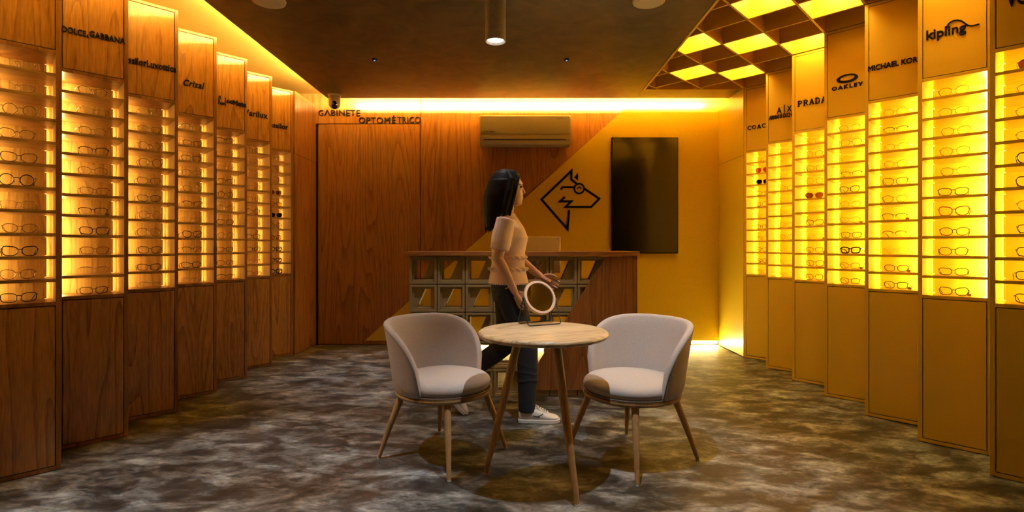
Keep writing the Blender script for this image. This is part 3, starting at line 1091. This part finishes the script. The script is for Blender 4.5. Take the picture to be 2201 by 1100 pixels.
# small blue-lit sensors in the ceiling
for px, py, lab in ((805, 127, 'tiny blue-lit ceiling sensor nearer the oak units'), (1218, 127, 'tiny blue-lit ceiling sensor nearer the coffered ceiling')):
    d = F_PX * (ZC - EYE) / (HY - py)
    t = thing('ceiling_sensor', lab, 'sensor', (wx(px, d), d, ZC), 0, 'ceiling sensors')
    MB().lathe([(0.001, -0.012), (0.020, -0.012), (0.024, -0.006), (0.024, 0), (0.001, 0)], 20).build('housing', M['black'], t, smooth=40)
    MB().lathe([(0.001, -0.0145), (0.007, -0.0142), (0.008, -0.0115), (0.001, -0.0115)], 12).build('indicator_light', M['blue_dot'], t)

# pendant spotlight and two surface discs
pd = thing('ceiling_spotlight', 'grey cylinder spotlight hanging from ceiling, lit end down', 'lamp', (wx(1065, 3.58), 3.58, ZC))
zb_ = wz(90, 3.58) - ZC
MB().lathe([(0.055, zb_ + 0.02), (0.062, zb_ + 0.004), (0.066, zb_), (0.071, zb_ + 0.003), (0.071, -0.001), (0.001, -0.001)], 40).build('lamp_body', M['pendant'], pd, smooth=40)
MB().lathe([(0.001, zb_ + 0.016), (0.054, zb_ + 0.016), (0.054, zb_ + 0.022), (0.001, zb_ + 0.022)], 32).build('bulb', M['bulb'], pd)
pl = spot('pendant_lamp', (wx(1065, 3.58), 3.58, ZC + zb_ - 0.01), (wx(1065, 3.58), 3.58, 0), 48, (1.0, 0.94, 0.88), 78, 0.8, 0.04)
for px, lab in ((577, 'round beige ceiling disc on the oak side, at top edge'), (1395, 'round beige ceiling disc on the coffered side, at top edge')):
    t = thing('ceiling_speaker', lab, 'ceiling fixture', (wx(px, 3.6), 3.6, ZC), 0, 'round ceiling discs')
    MB().lathe([(0.001, -0.020), (0.095, -0.020), (0.110, -0.014), (0.115, 0), (0.001, 0)], 48).build('rim', M['white_dim'], t, smooth=40)
    MB().lathe([(0.001, -0.0225), (0.085, -0.0225), (0.088, -0.0195), (0.001, -0.0195)], 48).build('grille', M['white_dim'], t, smooth=40)

# ------------------------------------------------------------------ reception counter of pierced concrete blocks
YC = 4.15
BP = 0.2254
XC0 = wx(880, YC)
ct = thing('reception_counter', 'reception counter of pierced concrete blocks with diagonal wood panel', 'counter', (0, YC, 0))
MB().box(XC0 - 0.035, 0.995, -0.045, 0.50, 1.128, 1.162).build('counter_top', M['oak_top'], ct, bevel=0.003)


def block_mesh(flip):
    """square concrete frame with a solid sloping web"""
    b = MB()
    s, t, t2 = BP - 0.006, 0.020, 0.034
    dp = 0.15
    b.box(0, s, 0, dp, 0, t); b.box(0, s, 0, dp, s - t, s); b.box(0, t, 0, dp, t, s - t); b.box(s - t, s, 0, dp, t, s - t)
    # inner stepped rim
    y0, y1 = 0.018, 0.14
    b.box(t, s - t, y0, y1, t, t2); b.box(t, s - t, y0, y1, s - t2, s - t); b.box(t, t2, y0, y1, t2, s - t2); b.box(s - t2, s - t, y0, y1, t2, s - t2)
    i0, i1 = t2, s - t2
    wdt = i1 - i0
    if not flip:
        q = [(i0 + 0.42 * wdt, i0), (i1, i0), (i1, i1), (i0 + 0.86 * wdt, i1)]
    else:
        q = [(i0, i0), (i0 + 0.14 * wdt, i0), (i0 + 0.58 * wdt, i1), (i0, i1)]
    b.prism(q, 0.030, 0.13)
    return b.mesh('concrete_block', M['concrete'])


bmesh_ = [block_mesh(False), block_mesh(True)]
for r, ncol in enumerate((7, 7, 6, 6, 5)):
    for c in range(ncol):
        o = link('concrete_block', bmesh_[r % 2], ct, bevel=0.002)
        o.location = (XC0 + c * BP, 0, 1.125 - (r + 1) * BP + 0.001)


def cxz(px, py): return (wx(px, YC - 0.02), wz(py, YC - 0.02))


MB().prism([cxz(1303, 551), cxz(1370, 551), cxz(1370, 838), cxz(1119, 838)], -0.022, -0.002).build('wood_panel', M['oak_wall'], ct, bevel=0.0015)
MB().box(0.965, 0.985, 0.0, 0.46, 0.02, 1.127).build('side_panel', M['oak_wall'], ct, bevel=0.0015)
MB().box(XC0 + 0.02, 0.962, 0.17, 0.80, 0.862, 0.886).build('work_shelf', M['oak_top'], ct, bevel=0.002)
pb_ = MB()
for c in range(4, 8):
    pb_.box(XC0 + c * BP + (0.002 if c > 4 else 0.004), min(0.96, XC0 + (c + 1) * BP - 0.004), 0.002, 0.15, 0.0005, 0.05)
pb_.build('plinth', M['concrete'], ct, bevel=0.002)
for xx in (XC0 + 0.05, 0.90):
    MB().box(xx, xx + 0.03, 0.74, 0.78, 0.0, 0.862).build('leg', M['oak_side'], ct)

# monitor behind the counter
mo = thing('computer_monitor', 'white computer monitor seen from behind on the reception counter', 'monitor', (wx(1140, 4.72), 4.72, 0.887))
MB().box(-0.27, wx(1204.5, 4.72) - wx(1140, 4.72), -0.012, 0.012, 0.075, 0.405).build('back_shell', M['white'], mo, bevel=0.008)
MB().box(-0.26, 0.26, 0.0105, 0.0145, 0.09, 0.395).build('screen', M['screen'], mo)
MB().box(-0.05, 0.05, -0.03, -0.012, 0.006, 0.2).build('neck', M['silver'], mo, bevel=0.004)
MB().box(-0.1, 0.1, -0.09, 0.09, 0.0, 0.008).build('foot', M['silver'], mo, bevel=0.003)
ms_ = MB().ell([(0.0, 0, 0, 0.05, 0.028), (0.012, 0, 0, 0.05, 0.029), (0.022, 0, 0, 0.042, 0.024), (0.029, 0, 0, 0.022, 0.013)], 20)
mo2 = ms_.build('computer_mouse', M['white'], None, smooth=60)
mo2.location = (wx(1194, 4.5), 4.5, 0.887)
tag(mo2, 'small white computer mouse on the shelf behind the blocks', 'mouse')

# ------------------------------------------------------------------ round table
TX, TY = 0.150, 2.72
tb = thing('round_table', 'round pale ash cafe table on three tapered wooden legs', 'table', (TX, TY, 0))
Rt = 0.342
pf = [(0.001, 0.728), (Rt - 0.020, 0.728), (Rt - 0.008, 0.732), (Rt - 0.001, 0.740), (Rt, 0.746), (Rt - 0.003, 0.753), (Rt - 0.010, 0.7585), (Rt - 0.02, 0.760), (0.001, 0.760)]
o = MB().lathe(pf, 96).build('table_top', M['ash'], tb, smooth=50)
o.rotation_euler = (0, 0, math.radians(25))
MB().lathe([(0.001, 0.706), (0.15, 0.706), (0.155, 0.712), (0.155, 0.727), (0.001, 0.727)], 48).build('mounting_plate', M['beech'], tb, smooth=40)
for lx, ly in ((0.289, 2.395), (-0.149, 2.722), (0.318, 3.06)):
    bx, by = lx - TX, ly - TY
    tx_, ty_ = bx * 0.44, by * 0.44
    lg = MB().tube([(bx, by, 0.008), (bx * 0.93 + tx_ * 0.07, by * 0.93 + ty_ * 0.07, 0.07), (bx * 0.5 + tx_ * 0.5, by * 0.5 + ty_ * 0.5, 0.36), (tx_, ty_, 0.708)], [0.0125, 0.0145, 0.0205, 0.0225], 20)
    lgo = lg.build('leg', M['beech'], tb, smooth=50)
    MB().tube([(bx * 1.002, by * 1.002, 0.0), (bx, by, 0.009)], [0.0125, 0.0130], 20).build('foot_pad', M['white'], lgo, smooth=40)

# ------------------------------------------------------------------ vanity mirror on the table
mx_, my_ = 0.142, 2.945
ang = math.radians(27)
mr = thing('vanity_mirror', 'round gold-rimmed vanity mirror on black wire stand on the table', 'mirror', (mx_, my_, 0.7602), ang)
wr = 0.0030
hw = 0.104
zp_ = 0.150
stn = MB()
for sy in (-1, 1):
    y = sy * 0.062
    stn.tube([(-hw, 0.0, zp_), (-hw - 0.002, y * 0.95, 0.010), (-hw + 0.008, y, wr), (hw - 0.008, y, wr), (hw + 0.002, y * 0.95, 0.010), (hw, 0.0, zp_)], wr, 10)
stn.build('wire_stand', M['black_metal'], mr, smooth=60)
tilt = Matrix.Translation((0, 0, zp_)) @ Matrix.Rotation(math.radians(-25), 4, 'X')
rim = MB()
prf = [(0.0845, -0.010), (0.0860, -0.012), (0.0985, -0.012), (0.1005, -0.0095)]
SEG = 64


def ring_of(prof, mb, mtx):
    rg = [[(r * math.cos(2 * PI * k / SEG), y, r * math.sin(2 * PI * k / SEG)) for k in range(SEG)] for r, y in prof]
    n = len(rg)
    vs = [p for r in rg for p in r]
    fs = []
    for i in range(n):
        j = (i + 1) % n
        for k in range(SEG):
            l = (k + 1) % SEG
            fs.append([i * SEG + k, j * SEG + k, j * SEG + l, i * SEG + l])
    mb.add(vs, fs, mtx)


ring_of([(0.0845, -0.004), (0.0850, -0.0125), (0.0975, -0.0125), (0.0990, -0.009), (0.0990, -0.004)], rim, tilt)
rim.build('light_ring', M['rim'], mr, smooth=50)
sh = MB()
ring_of([(0.0, 0.010), (0.0, -0.003), (0.0990, -0.003), (0.1010, -0.004), (0.1010, 0.006), (0.0970, 0.010)], sh, tilt)
sh.build('shell', M['brass'], mr, smooth=50)
gl = MB()
ring_of([(0.0, -0.0035), (0.0, -0.0065), (0.0846, -0.0065), (0.0846, -0.0035)], gl, tilt)
gl.build('mirror_glass', M['mirror'], mr, smooth=40)
kn = MB()
for sx in (-1, 1):
    kn.tube([(sx * 0.100, 0, zp_), (sx * 0.110, 0, zp_)], 0.006, 12)
kn.build('pivot_screw', M['black_metal'], mr, smooth=40)

# ------------------------------------------------------------------ tub chairs
def sstep(x):
    x = max(0.0, min(1.0, x))
    return x * x * (3 - 2 * x)


def make_chair(label, loc, face_deg):
    ch = thing('tub_chair', label, 'chair', (loc[0], loc[1], 0), math.radians(face_deg), 'beige tub chairs at the round table')
    # local +x is where the chair faces
    R0 = 0.272
    MB().lathe([(0.20, 0.358), (R0 - 0.012, 0.358), (R0, 0.364), (R0 + 0.004, 0.374), (R0, 0.384), (0.20, 0.386)], 72).build('seat_ring', M['beech'], ch, smooth=45)
    cush = [(0.001, 0.388), (0.235, 0.388), (0.258, 0.394), (0.270, 0.410), (0.272, 0.424), (0.266, 0.440), (0.248, 0.454), (0.21, 0.464), (0.15, 0.470), (0.07, 0.473), (0.001, 0.474)]
    cu_ = MB().lathe(cush, 72)
    seat = cu_.build('seat_cushion', M['fabric'], ch, smooth=60)
    MB().tube([(0.2725 * math.cos(2 * PI * i / 64), 0.2725 * math.sin(2 * PI * i / 64), 0.393) for i in range(64)], 0.003, 6, True).build('piping', M['piping'], seat, smooth=60)
    # barrel back
    NA, NT = 60, 9
    PH = math.radians(104)
    th = 0.040

    def top(phi):
        a = min(1.0, abs(phi) / PH)
        return 0.418 + 0.364 * (1 - a ** 4.2) ** 0.52

    def rad(h):
        return 0.246 + 0.058 * (h ** 1.2)
    rings = []
    zb0 = 0.388
    for i in range(NA + 1):
        phi = -PH + 2 * PH * i / NA
        a = PI + phi
        zt = top(phi)
        ring = []
        # inner side upward, rounded top, outer side downward
        H = 0.40
        hs = [zb0 + (zt - 0.020 - zb0) * j / 7 for j in range(8)]
        edge = min(1.0, (PH - abs(phi)) / 0.10)
        t2 = th * (0.55 + 0.45 * math.sqrt(max(0, 1 - (1 - edge) ** 2)))
        for z in hs:
            r = rad(min(1.0, (z - zb0) / H)) + (th - t2) / 2
            ring.append((r, z))
        rt = rad(min(1.0, (zt - zb0) / H)) + th / 2
        for b in (150, 110, 70, 30):
            ring.append((rt + t2 / 2 * math.cos(math.radians(b)), zt - 0.020 + 0.020 * math.sin(math.radians(b))))
        for z in hs[::-1]:
            r = rad(min(1.0, (z - zb0) / H)) + th / 2 + t2 / 2
            if z < zb0 + 0.03:
                r -= 0.012 * (1 - (z - zb0) / 0.03)
            ring.append((r, z))
        rings.append([(r * math.cos(a), r * math.sin(a), z) for r, z in ring])
    bk = MB().rings(rings)
    back = bk.build('backrest', M['fabric'], ch, smooth=70)
    # welt seam along the outer edge of the rim
    sm = []
    for i in range(NA + 1):
        phi = -PH + 2 * PH * i / NA
        p = rings[i][12]
        sm.append((p[0] * 1.002, p[1] * 1.002, p[2] + 0.002))
    MB().tube(sm, 0.0015, 6).build('seam', M['seam'], back, smooth=60)
    for q in (45, 135, 225, 315):
        c, s = math.cos(math.radians(q)), math.sin(math.radians(q))
        rb, rt = 0.365, 0.238
        lg = MB().tube([(c * rb, s * rb, 0.006), (c * (rb * 0.9 + rt * 0.1), s * (rb * 0.9 + rt * 0.1), 0.045), (c * (rb + rt) / 2, s * (rb + rt) / 2, 0.19), (c * rt, s * rt, 0.352), (c * (rt - 0.004), s * (rt - 0.004), 0.364)],
                       [0.0105, 0.012, 0.0175, 0.0205, 0.0205], 18)
        lo = lg.build('leg', M['beech'], ch, smooth=50)
        MB().tube([(c * rb * 1.002, s * rb * 1.002, 0), (c * rb, s * rb, 0.007)], [0.0105, 0.011], 16).build('foot_pad', M['white'], lo, smooth=40)
    return ch


make_chair('beige upholstered tub chair between the table and the oak units', (-0.411, 3.00), -33)
make_chair('beige upholstered tub chair between the table and the yellow units', (0.667, 2.95), -143)

# ------------------------------------------------------------------ person
pe = thing('person', 'person with long black hair, pink blouse, dark trousers, white sneakers, walking', 'person', (-0.045, 3.62, 0))


def remesh(o, vox, it=4):
    r = o.modifiers.new('remesh', 'REMESH'); r.mode = 'VOXEL'; r.voxel_size = vox; r.use_smooth_shade = True
    s = o.modifiers.new('smooth', 'SMOOTH'); s.iterations = it; s.factor = 0.5
    return o


SR = Vector((-0.015, -0.165, 1.385)); ER = Vector((-0.065, -0.205, 1.125)); WR = Vector((0.045, -0.200, 0.905))
SL = Vector((0.0, 0.165, 1.385)); EL = Vector((0.045, 0.205, 1.130)); WL = Vector((0.235, 0.170, 0.985))


def lerp_pts(a, b, n): return [a.lerp(b, i / n) for i in range(n + 1)]


def hand(mb, wrist, direc, palm_n):
    d = direc.normalized()
    n = (palm_n - d * palm_n.dot(d)).normalized()
    s = d.cross(n).normalized()
    if s.x > 0:                     # thumb to the front
        s = -s
    mb.tube([wrist, wrist + d * 0.03, wrist + d * 0.06, wrist + d * 0.088], [0.023, 0.030, 0.036, 0.033], 12, flat=0.5)
    # orient the palm: extra slab built from short tubes across
    for i, (off, ln) in enumerate(((-0.033, 0.066), (-0.011, 0.078), (0.012, 0.073), (0.034, 0.056))):
        b0 = wrist + d * 0.03 + s * off * 0.6
        b1 = wrist + d * 0.084 + s * off * 0.92
        k1 = b1 + d * ln * 0.45 + s * off * 0.16 + n * 0.006
        k2 = k1 + d * ln * 0.32 + n * 0.014
        k3 = k2 + d * ln * 0.20 + n * 0.016
        mb.tube([b0, b1, k1, k2, k3], [0.010, 0.0090, 0.0080, 0.0074, 0.006], 8)
    t0 = wrist + d * 0.022 - s * 0.02
    t1 = wrist + d * 0.055 - s * 0.046 + n * 0.012
    t2 = t1 + d * 0.03 - s * 0.008 + n * 0.010
    t3 = t2 + d * 0.022 + n * 0.006
    mb.tube([t0, t1, t2, t3], [0.012, 0.0105, 0.009, 0.0065], 8)


HP = {'R': (Vector((0.0, -0.085, 0.93)), Vector((0.135, -0.090, 0.50)), Vector((0.130, -0.085, 0.075))),
      'L': (Vector((0.0, 0.085, 0.93)), Vector((-0.015, 0.090, 0.49)), Vector((-0.405, 0.095, 0.225)))}
bd = MB()
bd.ell([(0.86, 0, 0, 0.10, 0.15), (0.95, 0, 0, 0.11, 0.16), (1.05, 0, 0, 0.09, 0.125), (1.18, 0.0, 0, 0.095, 0.13), (1.29, 0.005, 0, 0.105, 0.145), (1.37, -0.005, 0, 0.08, 0.15), (1.41, -0.015, 0, 0.058, 0.09), (1.44, -0.012, 0, 0.050, 0.055), (1.53, 0.0, 0, 0.048, 0.050)], 24)
bd.ell([(1.487, 0.052, 0, 0.022, 0.022), (1.500, 0.047, 0, 0.045, 0.040), (1.525, 0.034, 0, 0.066, 0.052), (1.56, 0.02, 0, 0.082, 0.063), (1.60, 0.012, 0, 0.090, 0.070), (1.645, 0.004, 0, 0.096, 0.075), (1.685, -0.006, 0, 0.086, 0.067), (1.71, -0.012, 0, 0.060, 0.048), (1.722, -0.014, 0, 0.02, 0.018)], 28)
bd.tube([(0.094, 0, 1.625), (0.105, 0, 1.598), (0.113, 0, 1.579), (0.098, 0, 1.570)], [0.006, 0.009, 0.011, 0.009], 10)     # nose
bd.tube([(0.088, -0.022, 1.543), (0.101, 0, 1.546), (0.088, 0.022, 1.543)], [0.005, 0.008, 0.005], 8)
bd.tube([(0.086, -0.020, 1.534), (0.098, 0, 1.534), (0.086, 0.020, 1.534)], [0.005, 0.008, 0.005], 8)
bd.ball((0.082, 0, 1.505), 0.018, 0.02, 0.016)
for sy in (-1, 1):
    bd.tube([(0.082, sy * 0.052, 1.632), (0.099, sy * 0.03, 1.636), (0.098, sy * 0.012, 1.630)], [0.006, 0.007, 0.005], 8)   # brow
    bd.ball((0.0, sy * 0.074, 1.60), 0.018, 0.009, 0.030, 12)                                                               # ear
for a, b, c, side in ((SR, ER, WR, 'R'), (SL, EL, WL, 'L')):
    bd.tube(lerp_pts(a, b, 3) + lerp_pts(b, c, 4)[1:], [0.048, 0.044, 0.040, 0.036, 0.037, 0.034, 0.028, 0.023], 14)
    dn = ((c - b).normalized() + ((c - b) + Vector((0.04, 0, 0))).normalized()) / 2
    bd.tube([c - dn * 0.02, c + dn * 0.012, c + dn * 0.045], [0.024, 0.0215, 0.014], 14)
    hand(bd, c, (c - b) + Vector((0.04, 0, 0)), Vector((0.3, 1 if side == 'R' else -1, 0)))
for sd in 'RL':
    h, kn_, an = HP[sd]
    bd.tube(lerp_pts(h, kn_, 3) + lerp_pts(kn_, an, 4)[1:], [0.085, 0.078, 0.066, 0.054, 0.055, 0.052, 0.040, 0.034], 14)
remesh(bd.build('body', M['skin'], pe, smooth=80), 0.0034, 4)
ey = MB()
for sy in (-1, 1):
    ey.ball((0.0885, sy * 0.032, 1.615), 0.011, 0.013, 0.009, 12)
ey.build('eyes', M['eye'], pe, smooth=80)

hr = MB()
hr.ell([(1.315, -0.100, 0, 0.030, 0.055), (1.36, -0.100, 0, 0.052, 0.082), (1.43, -0.092, 0, 0.066, 0.090), (1.50, -0.080, 0, 0.080, 0.094), (1.57, -0.060, 0, 0.092, 0.096), (1.63, -0.038, 0, 0.108, 0.095), (1.675, -0.022, 0, 0.112, 0.090), (1.71, -0.014, 0, 0.096, 0.076), (1.733, -0.014, 0, 0.062, 0.052), (1.744, -0.014, 0, 0.02, 0.02)], 28)
for i in range(26):                       # loose strands give the curtain of hair its edge
    a = math.radians(70 + 220 * i / 25)
    x, y = math.cos(a), math.sin(a)
    hr.tube([(-0.03 + 0.10 * x, 0.088 * y, 1.66), (-0.065 + 0.098 * x, 0.099 * y, 1.55), (-0.088 + 0.078 * x, 0.098 * y, 1.43), (-0.10 + 0.058 * x, 0.086 * y, 1.32 + 0.03 * math.sin(i * 2.4))], [0.012, 0.014, 0.013, 0.004], 8)
for sy in (-1, 1):                        # locks framing the face
    hr.tube([(0.0, sy * 0.050, 1.715), (0.022, sy * 0.082, 1.66), (0.010, sy * 0.098, 1.58), (-0.012, sy * 0.104, 1.49), (-0.03, sy * 0.104, 1.38)], [0.026, 0.026, 0.026, 0.024, 0.010], 10)
    hr.tube([(0.030, sy * 0.045, 1.722), (0.066, sy * 0.068, 1.67), (0.052, sy * 0.088, 1.60), (0.028, sy * 0.094, 1.50), (0.008, sy * 0.098, 1.40)], [0.022, 0.018, 0.017, 0.017, 0.008], 10)
remesh(hr.build('hair', M['hair'], pe, smooth=80), 0.006, 3)

bl = MB()
bl.ell([(0.945, 0.002, 0, 0.138, 0.180), (0.955, 0.002, 0, 0.140, 0.182), (1.0, 0.0, 0, 0.130, 0.172), (1.08, 0.0, 0, 0.116, 0.150), (1.17, 0.002, 0, 0.118, 0.150), (1.26, 0.010, 0, 0.130, 0.160), (1.33, 0.002, 0, 0.112, 0.168), (1.385, -0.008, 0, 0.086, 0.150), (1.415, -0.014, 0, 0.068, 0.105), (1.435, -0.012, 0, 0.060, 0.070)], 36)
for a, b, c in ((SR, ER, WR), (SL, EL, WL)):
    bl.tube([a + Vector((0, 0, 0.0)), a.lerp(b, 0.3), a.lerp(b, 0.62), a.lerp(b, 0.8)], [0.062, 0.066, 0.068, 0.062], 16)
for z, rr in ((1.125, 0.128), (1.045, 0.134)):      # ruffle tiers
    pts = []
    for i in range(120):
        a = 2 * PI * i / 120
        k = 1 + 0.035 * math.sin(17 * a)
        pts.append((rr * k * math.cos(a), (rr + 0.030) * k * math.sin(a), z + 0.004 * math.sin(17 * a + 1)))
    bl.tube(pts, 0.009, 8, True)
remesh(bl.build('blouse', M['blouse'], pe, smooth=80), 0.006, 3)
hm = MB()
for i in range(48):
    a = 2 * PI * i / 48
    hm.ball((0.002 + 0.139 * math.cos(a), 0.181 * math.sin(a), 0.946), 0.006, 0.006, 0.005, 6)
hm.build('lace_hem', M['sole'], pe, smooth=60)

tr_ = MB()
tr_.ell([(0.82, 0, 0, 0.108, 0.165), (0.90, 0, 0, 0.122, 0.172), (0.97, 0, 0, 0.118, 0.160), (1.02, 0, 0, 0.104, 0.142), (1.04, 0, 0, 0.09, 0.12)], 28)
for sd in 'RL':
    h, kn_, an = HP[sd]
    an2 = an + (an - kn_).normalized() * 0.0
    tr_.tube(lerp_pts(h + Vector((0, 0, -0.03)), kn_, 4) + lerp_pts(kn_, an2, 5)[1:], [0.097, 0.093, 0.084, 0.076, 0.071, 0.070, 0.068, 0.065, 0.061, 0.058], 18)
    for j in range(3):
        p = kn_.lerp(an2, 0.25 + 0.12 * j)
        dd = (an2 - kn_).normalized()
        u = dd.cross(Vector((0, 1, 0))).normalized()
        v = dd.cross(u)
        tr_.tube([p + (u * math.cos(2 * PI * q / 16) + v * math.sin(2 * PI * q / 16)) * 0.066 + dd * 0.012 * math.sin(2 * PI * q / 16 * 2 + j) for q in range(16)], 0.007, 6, True)
remesh(tr_.build('trousers', M['denim'], pe, smooth=80), 0.006, 3)


def make_shoe(loc, pitch, yaw=0.0):
    """toe along +x, ankle above the origin"""
    sh_ = MB()

    def sec(x, hw_, zb1, zt, top=0.6):
        ring = []
        for q in range(20):
            a = 2 * PI * q / 20
            c, s = math.cos(a), math.sin(a)
            y = hw_ * math.copysign(abs(c) ** 0.75, c)
            zz = (zt + zb1) / 2 + (zt - zb1) / 2 * math.copysign(abs(s) ** 0.75, s)
            if s > 0:
                y *= 1 - (1 - top) * s
            ring.append((x, y, zz))
        return ring
    S_ = [(-0.078, 0.012, 0.03, 0.070), (-0.074, 0.026, 0.022, 0.098), (-0.05, 0.034, 0.02, 0.112), (-0.015, 0.037, 0.02, 0.118), (0.03, 0.039, 0.02, 0.112), (0.065, 0.043, 0.02, 0.094), (0.105, 0.047, 0.02, 0.072), (0.145, 0.047, 0.02, 0.058), (0.175, 0.040, 0.02, 0.050), (0.194, 0.024, 0.02, 0.040), (0.199, 0.008, 0.022, 0.030)]
    sh_.rings([sec(*s) for s in S_])
    up = sh_.build('shoe', M['shoe'], pe, smooth=70)
    up.location = loc
    up.rotation_euler = (0, pitch, yaw)
    so = MB()
    out = []
    xs = [(-0.082, 0.014), (-0.078, 0.028), (-0.05, 0.038), (0.0, 0.040), (0.05, 0.043), (0.10, 0.050), (0.15, 0.050), (0.185, 0.038), (0.203, 0.018), (0.206, 0.006)]
    fine = []
    for i in range(len(xs) - 1):
        p0, p1, p2, p3 = xs[max(0, i - 1)], xs[i], xs[i + 1], xs[min(len(xs) - 1, i + 2)]
        for j in range(5):
            t = j / 5
            fine.append(tuple(0.5 * (2 * p1[c] + (p2[c] - p0[c]) * t + (2 * p0[c] - 5 * p1[c] + 4 * p2[c] - p3[c]) * t * t + (3 * p1[c] - p0[c] - 3 * p2[c] + p3[c]) * t ** 3) for c in (0, 1)))
    fine.append(xs[-1])
    out = [(x, -y) for x, y in fine] + [(x, y) for x, y in fine[::-1]]
    so.plate(out, 0.0, 0.028)
    so.build('sole', M['sole'], up, smooth=40, bevel=0.005)
    lc = MB()
    for i in range(6):
        x = 0.035 + 0.016 * i
        z = 0.113 - 0.0085 * i
        lc.tube([(x, -0.024, z - 0.012), (x + 0.004, -0.012, z + 0.002), (x + 0.008, 0.012, z + 0.002), (x + 0.010, 0.024, z - 0.012)], 0.0032, 6)
        lc.tube([(x + 0.010, -0.024, z - 0.015), (x + 0.006, -0.010, z + 0.003), (x + 0.002, 0.012, z + 0.003), (x, 0.024, z - 0.010)], 0.0032, 6)
    lc.tube([(0.03, 0.0, 0.118), (0.04, -0.02, 0.124), (0.055, -0.025, 0.112), (0.045, -0.008, 0.118)], 0.003, 6)
    lc.build('laces', M['sole'], up, smooth=60)
    sw_ = MB()
    # curved tick on both flanks
    pts = [(-0.030, 0.083), (-0.012, 0.062), (0.010, 0.054), (0.032, 0.058), (0.050, 0.070), (0.030, 0.0655), (0.012, 0.066), (-0.005, 0.074)]
    pts = [(0.052 - (x - 0.012) * 0.9, z - 0.012) for x, z in pts]
    for sy in (-1, 1):
        vs = []
        for x, z in pts:
            vs.append((x, z))
        y0 = sy * 0.0428
        sw_.prism(vs, min(y0, y0 - sy * 0.012), max(y0, y0 - sy * 0.012))
    sw_.build('emblem', M['holo'], up)
    pdm = MB().ell([(0.085, -0.022, 0, 0.046, 0.030), (0.112, -0.024, 0, 0.048, 0.036), (0.124, -0.024, 0, 0.044, 0.034)], 20)
    pdm.build('collar', M['sole'], up, smooth=60)
    return up


make_shoe((0.150, -0.085, 0.0), 0.0)
make_shoe((-0.445, 0.095, 0.135), math.radians(48))
